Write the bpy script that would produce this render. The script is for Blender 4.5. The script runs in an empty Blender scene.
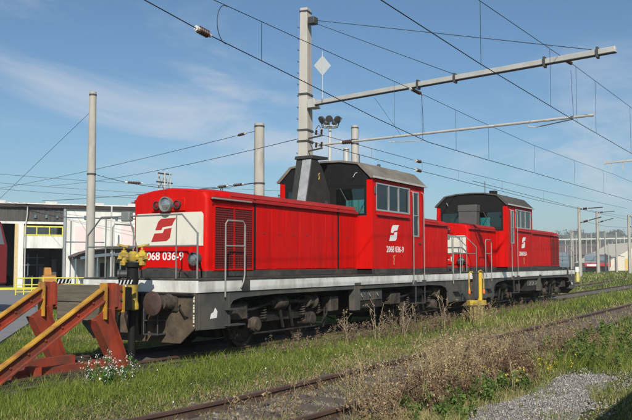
import bpy, bmesh, math, random
import numpy as np
from mathutils import Vector, Matrix

random.seed(7)
rng = np.random.default_rng(11)
R = math.radians
scn = bpy.context.scene
C = scn.collection

# ------------------------------------------------------------------ camera, sky, sun, exposure
cam_d = bpy.data.cameras.new('camera')
cam = bpy.data.objects.new('camera', cam_d)
C.objects.link(cam)
scn.camera = cam
cam_d.sensor_width = 36.0
cam_d.lens = 36.0 * 800 / 632
cam_d.clip_end = 6000
cam.location = (0, 0, 1.75)
cam_fwd = Vector((0.8529, 0.5178, 0.0661))
cam.rotation_euler = cam_fwd.to_track_quat('-Z', 'Y').to_euler()

SUN_EL, SUN_AZ = R(34.7), math.atan2(-0.465, -0.672)      # azimuth measured from +X
to_sun = Vector((math.cos(SUN_EL) * math.cos(SUN_AZ), math.cos(SUN_EL) * math.sin(SUN_AZ), math.sin(SUN_EL)))
sun_d = bpy.data.lights.new('sun', 'SUN')
sun_d.energy = 5.0
sun_d.angle = R(0.5)
sun_d.color = (1.0, 0.95, 0.86)
sun = bpy.data.objects.new('sun', sun_d)
C.objects.link(sun)
sun.rotation_euler = (-to_sun).to_track_quat('-Z', 'Y').to_euler()
sun.location = (-20, -14, 20)

world = bpy.data.worlds.new('World')
scn.world = world
world.use_nodes = True
nt = world.node_tree
nt.nodes.clear()
def N(tree, typ, **kw):
    n = tree.nodes.new(typ)
    for k, v in kw.items():
        setattr(n, k, v)
    return n
w_out = N(nt, 'ShaderNodeOutputWorld')
w_bg = N(nt, 'ShaderNodeBackground')
w_bg.inputs['Strength'].default_value = 0.094
sky = N(nt, 'ShaderNodeTexSky')
sky.sky_type = 'NISHITA'
sky.sun_disc = False
sky.sun_elevation = SUN_EL
sky.sun_rotation = math.atan2(to_sun.x, to_sun.y)
sky.altitude = 300
sky.air_density = 1.0
sky.dust_density = 1.1
sky.ozone_density = 2.5
# thin cirrus: noise over the sky direction projected on a flat layer
tc = N(nt, 'ShaderNodeTexCoord')
sep = N(nt, 'ShaderNodeSeparateXYZ')
nt.links.new(tc.outputs['Generated'], sep.inputs[0])
zadd = N(nt, 'ShaderNodeMath', operation='ADD'); zadd.inputs[1].default_value = 0.16
zmax = N(nt, 'ShaderNodeMath', operation='MAXIMUM'); zmax.inputs[1].default_value = 0.0
nt.links.new(sep.outputs['Z'], zmax.inputs[0]); nt.links.new(zmax.outputs[0], zadd.inputs[0])
dx = N(nt, 'ShaderNodeMath', operation='DIVIDE'); dy = N(nt, 'ShaderNodeMath', operation='DIVIDE')
nt.links.new(sep.outputs['X'], dx.inputs[0]); nt.links.new(zadd.outputs[0], dx.inputs[1])
nt.links.new(sep.outputs['Y'], dy.inputs[0]); nt.links.new(zadd.outputs[0], dy.inputs[1])
comb = N(nt, 'ShaderNodeCombineXYZ')
nt.links.new(dx.outputs[0], comb.inputs[0]); nt.links.new(dy.outputs[0], comb.inputs[1])
mp1 = N(nt, 'ShaderNodeMapping'); mp1.inputs['Rotation'].default_value = (0, 0, R(50)); mp1.inputs['Scale'].default_value = (0.85, 1.35, 1)
mp1.inputs['Location'].default_value = (0.35, 0.9, 0)
nt.links.new(comb.outputs[0], mp1.inputs[0])
n1 = N(nt, 'ShaderNodeTexNoise'); n1.inputs['Scale'].default_value = 1.05; n1.inputs['Detail'].default_value = 9; n1.inputs['Roughness'].default_value = 0.62; n1.inputs['Distortion'].default_value = 0.7
nt.links.new(mp1.outputs[0], n1.inputs[0])
n2 = N(nt, 'ShaderNodeTexNoise'); n2.inputs['Scale'].default_value = 0.42; n2.inputs['Detail'].default_value = 2
nt.links.new(comb.outputs[0], n2.inputs[0])
mul = N(nt, 'ShaderNodeMath', operation='MULTIPLY')
nt.links.new(n1.outputs['Fac'], mul.inputs[0]); nt.links.new(n2.outputs['Fac'], mul.inputs[1])
cr = N(nt, 'ShaderNodeMapRange'); cr.inputs['From Min'].default_value = 0.225; cr.inputs['From Max'].default_value = 0.40
cr.inputs['To Min'].default_value = 0.0; cr.inputs['To Max'].default_value = 0.72
cr.interpolation_type = 'SMOOTHSTEP'
nt.links.new(mul.outputs[0], cr.inputs[0])
cmix = N(nt, 'ShaderNodeMix', data_type='RGBA')
cmix.inputs['B'].default_value = (6.6, 7.2, 8.0, 1)
wb = N(nt, 'ShaderNodeMix', data_type='RGBA', blend_type='MULTIPLY'); wb.inputs['Factor'].default_value = 1.0
wb.inputs['B'].default_value = (0.71, 0.92, 1.01, 1)
nt.links.new(sky.outputs[0], wb.inputs['A']); nt.links.new(wb.outputs['Result'], cmix.inputs['A'])
nt.links.new(cr.outputs[0], cmix.inputs['Factor'])
nt.links.new(cmix.outputs['Result'], w_bg.inputs['Color'])
nt.links.new(w_bg.outputs[0], w_out.inputs['Surface'])

scn.view_settings.view_transform = 'Standard'
scn.view_settings.look = 'None'
scn.view_settings.exposure = 0.0
scn.view_settings.gamma = 1.0
scn.view_settings.use_curve_mapping = False
scn.render.engine = 'CYCLES'
scn.cycles.max_bounces = 6
scn.cycles.transparent_max_bounces = 12

# ------------------------------------------------------------------ materials
MATS = {}
def mat(name, col, rough=0.6, metal=0.0, var=0.15, scale=6.0, bump=0.0, col2=None, thr=None, stretch=None, spec=0.5, soft=0.12, obj_coords=True, bscale=None):
    """A procedural material: base colour broken up by noise, optional second colour (rust, dirt) in noise patches, optional relief."""
    if name in MATS:
        return MATS[name]
    m = bpy.data.materials.new(name)
    m.use_nodes = True
    t = m.node_tree
    b = t.nodes['Principled BSDF']
    b.inputs['Roughness'].default_value = rough
    b.inputs['Metallic'].default_value = metal
    b.inputs['Specular IOR Level'].default_value = spec
    c = N(t, 'ShaderNodeTexCoord')
    mp = N(t, 'ShaderNodeMapping')
    if stretch:
        mp.inputs['Scale'].default_value = stretch
    t.links.new(c.outputs['Object'], mp.inputs[0])
    nz = N(t, 'ShaderNodeTexNoise')
    nz.inputs['Scale'].default_value = scale
    nz.inputs['Detail'].default_value = 6
    nz.inputs['Roughness'].default_value = 0.6
    t.links.new(mp.outputs[0], nz.inputs[0])
    hsv = N(t, 'ShaderNodeHueSaturation')
    hsv.inputs['Color'].default_value = (*col, 1)
    mr = N(t, 'ShaderNodeMapRange')
    mr.inputs['From Min'].default_value = 0.25; mr.inputs['From Max'].default_value = 0.75
    mr.inputs['To Min'].default_value = 1 - var; mr.inputs['To Max'].default_value = 1 + var
    t.links.new(nz.outputs['Fac'], mr.inputs[0])
    t.links.new(mr.outputs[0], hsv.inputs['Value'])
    out = hsv.outputs[0]
    if col2 is not None:
        nz2 = N(t, 'ShaderNodeTexNoise')
        nz2.inputs['Scale'].default_value = scale * 0.6
        nz2.inputs['Detail'].default_value = 8
        nz2.inputs['Roughness'].default_value = 0.68
        t.links.new(mp.outputs[0], nz2.inputs[0])
        r2 = N(t, 'ShaderNodeMapRange')
        r2.inputs['From Min'].default_value = thr - soft; r2.inputs['From Max'].default_value = thr + soft
        t.links.new(nz2.outputs['Fac'], r2.inputs[0])
        mx = N(t, 'ShaderNodeMix', data_type='RGBA')
        mx.inputs['B'].default_value = (*col2, 1)
        t.links.new(out, mx.inputs['A']); t.links.new(r2.outputs[0], mx.inputs['Factor'])
        out = mx.outputs['Result']
    t.links.new(out, b.inputs['Base Color'])
    rr = N(t, 'ShaderNodeMapRange')
    rr.inputs['To Min'].default_value = max(0.03, rough - 0.12); rr.inputs['To Max'].default_value = min(1, rough + 0.12)
    t.links.new(nz.outputs['Fac'], rr.inputs[0]); t.links.new(rr.outputs[0], b.inputs['Roughness'])
    if bump:
        bp = N(t, 'ShaderNodeBump')
        bp.inputs['Strength'].default_value = bump
        bp.inputs['Distance'].default_value = 0.02
        if bscale:
            nb = N(t, 'ShaderNodeTexNoise'); nb.inputs['Scale'].default_value = bscale; nb.inputs['Detail'].default_value = 4
            t.links.new(mp.outputs[0], nb.inputs[0]); t.links.new(nb.outputs['Fac'], bp.inputs['Height'])
        else:
            t.links.new(nz.outputs['Fac'], bp.inputs['Height'])
        t.links.new(bp.outputs[0], b.inputs['Normal'])
    MATS[name] = m
    return m

def weathered_red():
    m = bpy.data.materials.new('red_paint'); m.use_nodes = True
    t = m.node_tree; b = t.nodes['Principled BSDF']
    b.inputs['Specular IOR Level'].default_value = 0.1
    c = N(t, 'ShaderNodeTexCoord')
    def noise(scale, stretch, detail=6, rough=.6):
        mp = N(t, 'ShaderNodeMapping'); mp.inputs['Scale'].default_value = stretch
        t.links.new(c.outputs['Object'], mp.inputs[0])
        n = N(t, 'ShaderNodeTexNoise'); n.inputs['Scale'].default_value = scale; n.inputs['Detail'].default_value = detail; n.inputs['Roughness'].default_value = rough
        t.links.new(mp.outputs[0], n.inputs[0]); return n.outputs['Fac']
    def rng_(f, a, b_, lo, hi):
        r = N(t, 'ShaderNodeMapRange'); r.inputs['From Min'].default_value = a; r.inputs['From Max'].default_value = b_; r.inputs['To Min'].default_value = lo; r.inputs['To Max'].default_value = hi
        t.links.new(f, r.inputs[0]); return r.outputs[0]
    def mix(a, col, fac):
        x = N(t, 'ShaderNodeMix', data_type='RGBA'); x.inputs['B'].default_value = (*col, 1)
        if isinstance(a, tuple): x.inputs['A'].default_value = (*a, 1)
        else: t.links.new(a, x.inputs['A'])
        t.links.new(fac, x.inputs['Factor']); return x.outputs['Result']
    o = mix((0.60, 0.0035, 0.002), (0.50, 0.010, 0.006), rng_(noise(0.9, (1, 1, 1)), .35, .7, 0, 1))
    o = mix(o, (0.25, 0.006, 0.005), rng_(noise(2.0, (3.0, 3.0, .16), 7, .65), .47, .76, 0, .8))
    o = mix(o, (0.34, 0.07, 0.05), rng_(noise(5.0, (1.2, 1.2, .7), 9, .72), .60, .82, 0, .45))
    o = mix(o, (0.10, 0.05, 0.04), rng_(noise(22, (1, 1, .5), 6, .7), .70, .80, 0, .6))
    t.links.new(o, b.inputs['Base Color'])
    t.links.new(rng_(noise(4, (1, 1, .5)), .3, .7, .38, .62), b.inputs['Roughness'])
    bp = N(t, 'ShaderNodeBump'); bp.inputs['Strength'].default_value = .22; bp.inputs['Distance'].default_value = .02
    t.links.new(noise(1.7, (1, 1, .6), 3, .5), bp.inputs['Height']); t.links.new(bp.outputs[0], b.inputs['Normal'])
    MATS['red_paint'] = m
    return m
RED = weathered_red()
RED_ROOF = mat('faded_red_roof', (0.34, 0.018, 0.017), 0.6, var=0.16, scale=3, col2=(0.20, 0.05, 0.04), thr=0.62, spec=0.3)
RED_GRILLE = mat('red_grille', (0.16, 0.012, 0.010), 0.6, var=0.15, scale=8)
DARK_SILL = mat('dark_sill', (0.040, 0.040, 0.037), 0.65, var=0.3, scale=5, col2=(0.10, 0.085, 0.065), thr=0.60, spec=0.3)
STRIPE = mat('dirty_white_stripe', (0.70, 0.69, 0.65), 0.6, var=0.10, scale=3, col2=(0.34, 0.31, 0.26), thr=0.57, stretch=(1, 1, 0.5), soft=0.14)
CREAM = mat('cream_paint', (0.68, 0.65, 0.55), 0.45, var=0.05, scale=3, col2=(0.48, 0.43, 0.33), thr=0.64, stretch=(1, 1, 0.5))
WHITE = mat('white_lettering', (0.78, 0.77, 0.74), 0.5, var=0.05)
LOGO_RED = mat('logo_red', (0.42, 0.025, 0.02), 0.45, var=0.08)
FRAME_GREY = mat('frame_grey', (0.058, 0.060, 0.055), 0.65, var=0.25, scale=4, col2=(0.13, 0.10, 0.075), thr=0.58, stretch=(1, 1, 0.6))
RUSTY_PLATE = mat('rusty_plate', (0.125, 0.090, 0.060), 0.8, var=0.3, scale=4, col2=(0.045, 0.038, 0.03), thr=0.52, bump=0.1, spec=0.3)
GRIME = mat('grimy_steel', (0.020, 0.018, 0.016), 0.75, var=0.4, scale=6, col2=(0.06, 0.045, 0.033), thr=0.60, bump=0.15, spec=0.25)
GRIME_BROWN = mat('brown_grime', (0.085, 0.066, 0.050), 0.75, var=0.4, scale=7, col2=(0.018, 0.016, 0.014), thr=0.53, bump=0.15, spec=0.3)
RUST_SHADED = mat('rusty_buffer_shaded', (0.055, 0.028, 0.020), 0.7, var=0.3, scale=9, col2=(0.07, 0.05, 0.045), thr=0.58, bump=0.12)  # rust brown, darkened to carry the shadow of the buffer stop pad
BLACK = mat('black_paint', (0.011, 0.011, 0.011), 0.7, var=0.3, scale=5, spec=0.2)
ROOFGREY = mat('cab_roof_grey', (0.145, 0.125, 0.10), 0.75, var=0.2, scale=3, col2=(0.23, 0.205, 0.17), thr=0.56, stretch=(0.5, 1, 1))
FUNNEL = mat('funnel_soot', (0.026, 0.026, 0.022), 0.7, var=0.3, scale=4)
SILVER = mat('heat_shield', (0.48, 0.48, 0.47), 0.38, metal=0.5, var=0.2, scale=5, col2=(0.25, 0.24, 0.22), thr=0.66)
BOXGREY = mat('grey_box', (0.075, 0.075, 0.07), 0.6, var=0.15)
ALU = mat('aluminium_frame', (0.55, 0.56, 0.56), 0.35, metal=0.7, var=0.1)
RAILING = mat('grey_handrail', (0.17, 0.18, 0.17), 0.5, var=0.2)
RAILPALE = mat('pale_handrail', (0.27, 0.26, 0.245), 0.45, var=0.2)
STEELRAIL = mat('rusty_rail', (0.095, 0.052, 0.036), 0.7, var=0.3, scale=5, col2=(0.055, 0.035, 0.028), thr=0.55, stretch=(0.4, 1, 1))
RAILHEAD = mat('worn_rail_head', (0.17, 0.115, 0.09), 0.45, metal=0.4, var=0.25, scale=4)
SLEEPER = mat('old_sleeper', (0.10, 0.078, 0.06), 0.9, var=0.35, scale=5, stretch=(3, 0.6, 3), bump=0.3)
CONCRETE = mat('mast_concrete', (0.40, 0.375, 0.325), 0.85, var=0.12, scale=3, col2=(0.28, 0.26, 0.225), thr=0.60, stretch=(1, 1, 0.3), bump=0.08)
CONCRETE_PALE = mat('pale_concrete', (0.44, 0.41, 0.365), 0.85, var=0.12, scale=2, col2=(0.38, 0.36, 0.32), thr=0.60, stretch=(1, 1, 0.3))
GALV = mat('galvanised_steel', (0.50, 0.485, 0.45), 0.55, metal=0.2, var=0.12, scale=3)
DARKSTEEL = mat('dark_steel', (0.05, 0.05, 0.05), 0.55, var=0.2)
WIRE = mat('wire', (0.035, 0.036, 0.04), 0.5, metal=0.3, var=0.1)
INSUL_W = mat('insulator_glaze', (0.6, 0.58, 0.52), 0.25, var=0.1)
INSUL_B = mat('brown_insulator', (0.05, 0.022, 0.016), 0.3, var=0.1)
STOP_RED = mat('buffer_stop_red', (0.30, 0.048, 0.024), 0.75, var=0.28, scale=4, col2=(0.11, 0.05, 0.032), thr=0.55, bump=0.15, spec=0.25)
STOP_YELLOW = mat('buffer_stop_yellow', (0.50, 0.27, 0.03), 0.75, var=0.2, scale=4, col2=(0.22, 0.085, 0.035), thr=0.54, bump=0.1, spec=0.25)
YELLOW = mat('yellow_paint', (0.52, 0.36, 0.035), 0.65, var=0.25, scale=6, col2=(0.13, 0.09, 0.04), thr=0.54)
LEMON = mat('lemon_paint', (0.66, 0.60, 0.06), 0.55, var=0.1)
TIMBER = mat('weathered_timber', (0.12, 0.105, 0.075), 0.9, var=0.35, scale=3, stretch=(3, 0.5, 6), col2=(0.06, 0.05, 0.04), thr=0.58, bump=0.25)
WHITEWALL = mat('white_wall', (0.70, 0.69, 0.64), 0.85, var=0.06, scale=1.5, col2=(0.46, 0.43, 0.37), thr=0.60, stretch=(1.5, 1.5, 0.3), soft=.15)
PINKWALL = mat('pink_panel', (0.70, 0.58, 0.55), 0.85, var=0.05, scale=1.2)
DARKFASCIA = mat('dark_fascia', (0.055, 0.052, 0.048), 0.8, var=0.25, scale=2, stretch=(4, 4, 0.5), col2=(0.10, 0.09, 0.08), thr=0.58)
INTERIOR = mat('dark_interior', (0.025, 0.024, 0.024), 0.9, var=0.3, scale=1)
BLUEGREY = mat('blue_grey_paint', (0.10, 0.14, 0.17), 0.6, var=0.1)
ORANGE = mat('orange_machine', (0.42, 0.19, 0.04), 0.5, var=0.2)
TENT = mat('tent_fabric', (0.62, 0.56, 0.45), 0.8, var=0.06)
FARROOF = mat('far_roof', (0.15, 0.115, 0.10), 0.85, var=0.2, scale=0.3)
FARWALL = mat('far_wall', (0.085, 0.07, 0.065), 0.85, var=0.3, scale=0.4)
BLOCKPALE = mat('far_pale_wall', (0.40, 0.38, 0.35), 0.85, var=0.12, scale=0.4)
FARTREE = mat('far_trees', (0.055, 0.075, 0.045), 0.95, var=0.35, scale=0.12)
WAGON = mat('wagon_brown', (0.10, 0.04, 0.03), 0.7, var=0.2)
LENS = mat('lamp_lens', (0.55, 0.55, 0.52), 0.12, metal=0.85, var=0.05)
LENS_RED = mat('red_lens', (0.22, 0.012, 0.012), 0.15, var=0.1)
SEAT = mat('cab_fabric', (0.03, 0.03, 0.035), 0.9, var=0.2)

def glass_mat(name, tint, rough=0.03, refl=0.25):
    m = bpy.data.materials.new(name)
    m.use_nodes = True
    t = m.node_tree
    t.nodes.remove(t.nodes['Principled BSDF'])
    o = t.nodes['Material Output']
    tr = N(t, 'ShaderNodeBsdfTransparent'); tr.inputs[0].default_value = (*tint, 1)
    gl = N(t, 'ShaderNodeBsdfGlossy'); gl.inputs['Roughness'].default_value = rough; gl.inputs['Color'].default_value = (0.9, 0.95, 0.95, 1)
    fr = N(t, 'ShaderNodeFresnel'); fr.inputs['IOR'].default_value = 1.5
    ad = N(t, 'ShaderNodeMath', operation='MULTIPLY_ADD'); ad.inputs[1].default_value = 1.0; ad.inputs[2].default_value = refl; ad.use_clamp = True
    t.links.new(fr.outputs[0], ad.inputs[0])
    mx = N(t, 'ShaderNodeMixShader')
    t.links.new(ad.outputs[0], mx.inputs[0]); t.links.new(tr.outputs[0], mx.inputs[1]); t.links.new(gl.outputs[0], mx.inputs[2])
    t.links.new(mx.outputs[0], o.inputs['Surface'])
    return m
GLASS = glass_mat('tinted_glass', (0.50, 0.76, 0.74), refl=0.03)
GLASS_FAR = glass_mat('dull_glass', (0.35, 0.42, 0.45), refl=0.12)

def ground_mat():
    m = bpy.data.materials.new('ground_soil')
    m.use_nodes = True
    t = m.node_tree; b = t.nodes['Principled BSDF']
    b.inputs['Roughness'].default_value = 0.95; b.inputs['Specular IOR Level'].default_value = 0.1
    c = N(t, 'ShaderNodeTexCoord')
    a = N(t, 'ShaderNodeTexNoise'); a.inputs['Scale'].default_value = 0.35; a.inputs['Detail'].default_value = 8; a.inputs['Roughness'].default_value = 0.65
    f = N(t, 'ShaderNodeTexNoise'); f.inputs['Scale'].default_value = 14; f.inputs['Detail'].default_value = 6; f.inputs['Roughness'].default_value = 0.7
    t.links.new(c.outputs['Object'], a.inputs[0]); t.links.new(c.outputs['Object'], f.inputs[0])
    r = N(t, 'ShaderNodeValToRGB')
    e = r.color_ramp.elements
    e[0].position = 0.30; e[0].color = (0.10, 0.085, 0.05, 1)
    e[1].position = 0.70; e[1].color = (0.055, 0.085, 0.022, 1)
    k = e.new(0.5); k.color = (0.075, 0.095, 0.03, 1)
    t.links.new(a.outputs['Fac'], r.inputs[0])
    mm = N(t, 'ShaderNodeMix', data_type='RGBA', blend_type='MULTIPLY'); mm.inputs['Factor'].default_value = 1
    r2 = N(t, 'ShaderNodeValToRGB'); r2.color_ramp.elements[0].position = 0.3; r2.color_ramp.elements[0].color = (0.45, 0.45, 0.45, 1); r2.color_ramp.elements[1].position = 0.7; r2.color_ramp.elements[1].color = (1.3, 1.3, 1.2, 1)
    t.links.new(f.outputs['Fac'], r2.inputs[0])
    t.links.new(r.outputs[0], mm.inputs['A']); t.links.new(r2.outputs[0], mm.inputs['B'])
    t.links.new(mm.outputs['Result'], b.inputs['Base Color'])
    bp = N(t, 'ShaderNodeBump'); bp.inputs['Strength'].default_value = 0.6; bp.inputs['Distance'].default_value = 0.05
    t.links.new(f.outputs['Fac'], bp.inputs['Height']); t.links.new(bp.outputs[0], b.inputs['Normal'])
    return m
GROUND = ground_mat()
GRAVEL = mat('gravel_bed', (0.30, 0.285, 0.26), 0.95, var=0.45, scale=40, col2=(0.17, 0.14, 0.105), thr=0.60, bump=0.8, spec=0.2)
BALLAST = mat('ballast_bed', (0.17, 0.155, 0.14), 0.95, var=0.45, scale=30, col2=(0.11, 0.08, 0.06), thr=0.52, bump=0.8, spec=0.2)
ASPHALT = mat('yard_asphalt', (0.20, 0.20, 0.205), 0.9, var=0.12, scale=1.2, bump=0.1, spec=0.2)

def vcol_mat(name, rough=0.8, spec=0.15, transl=0.0):
    m = bpy.data.materials.new(name)
    m.use_nodes = True
    t = m.node_tree; b = t.nodes['Principled BSDF']
    b.inputs['Roughness'].default_value = rough; b.inputs['Specular IOR Level'].default_value = spec
    a = N(t, 'ShaderNodeAttribute', attribute_name='tint')
    t.links.new(a.outputs['Color'], b.inputs['Base Color'])
    if transl:
        o = t.nodes['Material Output']
        tl = N(t, 'ShaderNodeBsdfTranslucent')
        t.links.new(a.outputs['Color'], tl.inputs[0])
        mx = N(t, 'ShaderNodeMixShader'); mx.inputs[0].default_value = transl
        t.links.new(b.outputs[0], mx.inputs[1]); t.links.new(tl.outputs[0], mx.inputs[2])
        t.links.new(mx.outputs[0], o.inputs['Surface'])
    return m
BLADE = vcol_mat('grass_blades', 0.75, 0.2, 0.2)
STALK = vcol_mat('plant_stalks', 0.85, 0.1)
STONE = vcol_mat('loose_stones', 0.9, 0.2)

# ------------------------------------------------------------------ mesh helpers
class MB:
    def __init__(self):
        self.v, self.f = [], []
    def add(self, vs, fs):
        b = len(self.v)
        self.v += [tuple(p) for p in vs]
        self.f += [tuple(i + b for i in q) for q in fs]
        return self
    def box(self, x0, x1, y0, y1, z0, z1):
        vs = [(x, y, z) for z in (z0, z1) for y in (y0, y1) for x in (x0, x1)]
        return self.add(vs, [(0, 2, 3, 1), (4, 5, 7, 6), (0, 1, 5, 4), (2, 6, 7, 3), (0, 4, 6, 2), (1, 3, 7, 5)])
    def beam(self, p0, p1, w, h, up=(0, 0, 1)):
        p0, p1 = Vector(p0), Vector(p1)
        d = (p1 - p0).normalized(); up = Vector(up)
        s = d.cross(up)
        if s.length < 1e-4: s = d.cross(Vector((1, 0, 0)))
        s.normalize(); u = s.cross(d).normalized()
        vs = []
        for p in (p0, p1):
            for a, b in ((-1, -1), (1, -1), (1, 1), (-1, 1)):
                vs.append(p + s * a * w / 2 + u * b * h / 2)
        return self.add(vs, [(0, 1, 2, 3), (7, 6, 5, 4), (0, 4, 5, 1), (1, 5, 6, 2), (2, 6, 7, 3), (3, 7, 4, 0)])
    def cyl(self, p0, p1, r0, r1=None, n=12):
        r1 = r0 if r1 is None else r1
        p0, p1 = Vector(p0), Vector(p1)
        d = (p1 - p0).normalized()
        s = d.orthogonal().normalized(); u = d.cross(s)
        vs = []
        for p, r in ((p0, r0), (p1, r1)):
            for i in range(n):
                a = 2 * math.pi * i / n
                vs.append(p + (s * math.cos(a) + u * math.sin(a)) * r)
        fs = [(i, (i + 1) % n, n + (i + 1) % n, n + i) for i in range(n)]
        fs += [tuple(range(n))[::-1], tuple(range(n, 2 * n))]
        return self.add(vs, fs)
    def lathe(self, p0, axis, prof, n=16):
        """prof: (distance along axis, radius) pairs."""
        p0, d = Vector(p0), Vector(axis).normalized()
        s = d.orthogonal().normalized(); u = d.cross(s)
        vs = []
        for t, r in prof:
            for i in range(n):
                a = 2 * math.pi * i / n
                vs.append(p0 + d * t + (s * math.cos(a) + u * math.sin(a)) * r)
        fs = []
        for k in range(len(prof) - 1):
            fs += [(k * n + i, k * n + (i + 1) % n, (k + 1) * n + (i + 1) % n, (k + 1) * n + i) for i in range(n)]
        fs += [tuple(range(n))[::-1], tuple(range((len(prof) - 1) * n, len(prof) * n))]
        return self.add(vs, fs)
    def tube(self, pts, r, n=6):
        pts = [Vector(p) for p in pts]
        vs, fs = [], []
        ref = None
        for i, p in enumerate(pts):
            d = (pts[min(i + 1, len(pts) - 1)] - pts[max(i - 1, 0)]).normalized()
            if ref is None: ref = d.orthogonal().normalized()
            s = (ref - d * ref.dot(d))
            if s.length < 1e-3: s = d.orthogonal()
            s.normalize(); ref = s; u = d.cross(s)
            for k in range(n):
                a = 2 * math.pi * k / n
                vs.append(p + (s * math.cos(a) + u * math.sin(a)) * r)
        for i in range(len(pts) - 1):
            fs += [(i * n + k, i * n + (k + 1) % n, (i + 1) * n + (k + 1) % n, (i + 1) * n + k) for k in range(n)]
        fs += [tuple(range(n))[::-1], tuple(range((len(pts) - 1) * n, len(pts) * n))]
        return self.add(vs, fs)
    def prism(self, poly, axis, a0, a1):
        """poly in the plane across axis ('x': (y,z), 'y': (x,z), 'z': (x,y)), extruded from a0 to a1."""
        def P(p, a):
            return {'x': (a, p[0], p[1]), 'y': (p[0], a, p[1]), 'z': (p[0], p[1], a)}[axis]
        n = len(poly)
        vs = [P(p, a0) for p in poly] + [P(p, a1) for p in poly]
        fs = [tuple(range(n)), tuple(range(n, 2 * n))[::-1]] + [(i, (i + 1) % n, n + (i + 1) % n, n + i) for i in range(n)]
        return self.add(vs, fs)
    def loft(self, secs):
        n = len(secs[0]); vs = [p for s in secs for p in s]; fs = []
        for k in range(len(secs) - 1):
            fs += [(k * n + i, k * n + (i + 1) % n, (k + 1) * n + (i + 1) % n, (k + 1) * n + i) for i in range(n)]
        fs += [tuple(range(n))[::-1], tuple(range((len(secs) - 1) * n, len(secs) * n))]
        return self.add(vs, fs)
    def mesh(self, name, m, smooth=None):
        me = bpy.data.meshes.new(name)
        me.from_pydata(self.v, [], self.f)
        bm = bmesh.new(); bm.from_mesh(me)
        bmesh.ops.recalc_face_normals(bm, faces=bm.faces)
        bm.to_mesh(me); bm.free()
        if m: me.materials.append(m)
        if smooth:
            me.polygons.foreach_set('use_smooth', [True] * len(me.polygons))
            me.set_sharp_from_angle(angle=R(smooth))
        return me
    def build(self, name, m, parent=None, smooth=35, bevel=0.0, label=None, seg=2):
        o = bpy.data.objects.new(name, self.mesh(name, m, smooth))
        C.objects.link(o)
        if parent: o.parent = parent
        if label: o['label'] = label
        if bevel:
            b = o.modifiers.new('bevel', 'BEVEL'); b.width = bevel; b.segments = seg; b.limit_method = 'ANGLE'; b.angle_limit = R(40)
            b.harden_normals = False
        return o

def put(name, me, parent=None, loc=None, rot=None):
    o = bpy.data.objects.new(name, me); C.objects.link(o)
    if parent: o.parent = parent
    if loc: o.location = loc
    if rot: o.rotation_euler = rot
    return o
def tag(o, label=None, cat=None, group=None, kind=None):
    if label: o['label'] = label
    if cat: o['category'] = cat
    if group: o['group'] = group
    if kind: o['kind'] = kind
    return o
def thing(name, label, cat, loc=(0, 0, 0), rz=0.0, group=None):
    o = bpy.data.objects.new(name, None); C.objects.link(o)
    o.location = loc; o.rotation_euler = (0, 0, rz); o.empty_display_size = 0.3
    return tag(o, label, cat, group)
def children(o, table):
    return table.get(o.name, [])
def copy_tree(o, parent=None, table=None):
    if table is None:
        table = {}
        for x in bpy.data.objects:
            if x.parent: table.setdefault(x.parent.name, []).append(x)
    c = o.copy(); C.objects.link(c)
    if parent: c.parent = parent
    for ch in table.get(o.name, []): copy_tree(ch, c, table)
    return c
def text_mesh(txt, size, m, depth=0.003):
    cu = bpy.data.curves.new('lettering', 'FONT')
    cu.body = txt; cu.size = size; cu.extrude = depth; cu.align_x = 'CENTER'; cu.align_y = 'CENTER'; cu.offset = size * 0.012; cu.resolution_u = 3
    o = bpy.data.objects.new('lettering', cu); C.objects.link(o)
    dg = bpy.context.evaluated_depsgraph_get()
    me = bpy.data.meshes.new_from_object(o.evaluated_get(dg))
    bpy.data.objects.remove(o); bpy.data.curves.remove(cu)
    me.materials.clear(); me.materials.append(m)
    return me
def mesh_np(name, verts, faces_flat, loop_counts, m, tint=None):
    me = bpy.data.meshes.new(name)
    me.vertices.add(len(verts)); me.vertices.foreach_set('co', np.asarray(verts, np.float32).ravel())
    me.loops.add(len(faces_flat)); me.loops.foreach_set('vertex_index', np.asarray(faces_flat, np.int32))
    lc = np.asarray(loop_counts, np.int32)
    me.polygons.add(len(lc))
    st = np.concatenate([[0], np.cumsum(lc)[:-1]]).astype(np.int32)
    me.polygons.foreach_set('loop_start', st)
    me.update(calc_edges=True)
    if tint is not None:
        a = me.attributes.new('tint', 'FLOAT_COLOR', 'POINT')
        t4 = np.ones((len(verts), 4), np.float32); t4[:, :3] = tint
        a.data.foreach_set('color', t4.ravel())
    me.materials.append(m)
    return me

GZ = -0.15            # ground level, rail top is z = 0
LY = 10.93            # centre line of the locomotives' track
FY = 5.60             # centre line of the foreground track
def track_y(x):       # the locomotives' track bends gently left far behind
    t = max(0.0, x - 36.0)
    return LY + 0.00045 * t * t if t < 60 else LY + 0.00045 * 3600 + (t - 60) * 0.054

# ------------------------------------------------------------------ ground, yard, paths
def vnoise(x, y, s, seed=0):
    x = np.asarray(x, float) / s; y = np.asarray(y, float) / s
    xi = np.floor(x).astype(np.int64); yi = np.floor(y).astype(np.int64)
    xf = x - xi; yf = y - yi
    xf = xf * xf * (3 - 2 * xf); yf = yf * yf * (3 - 2 * yf)
    def h(a, b):
        n = (a * 374761393 + b * 668265263 + seed * 974711) & 0x7fffffff
        n = ((n ^ (n >> 13)) * 1274126177) & 0x7fffffff
        return ((n ^ (n >> 16)) & 0xffff) / 65535.0
    return (h(xi, yi) * (1 - xf) + h(xi + 1, yi) * xf) * (1 - yf) + (h(xi, yi + 1) * (1 - xf) + h(xi + 1, yi + 1) * xf) * yf

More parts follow.
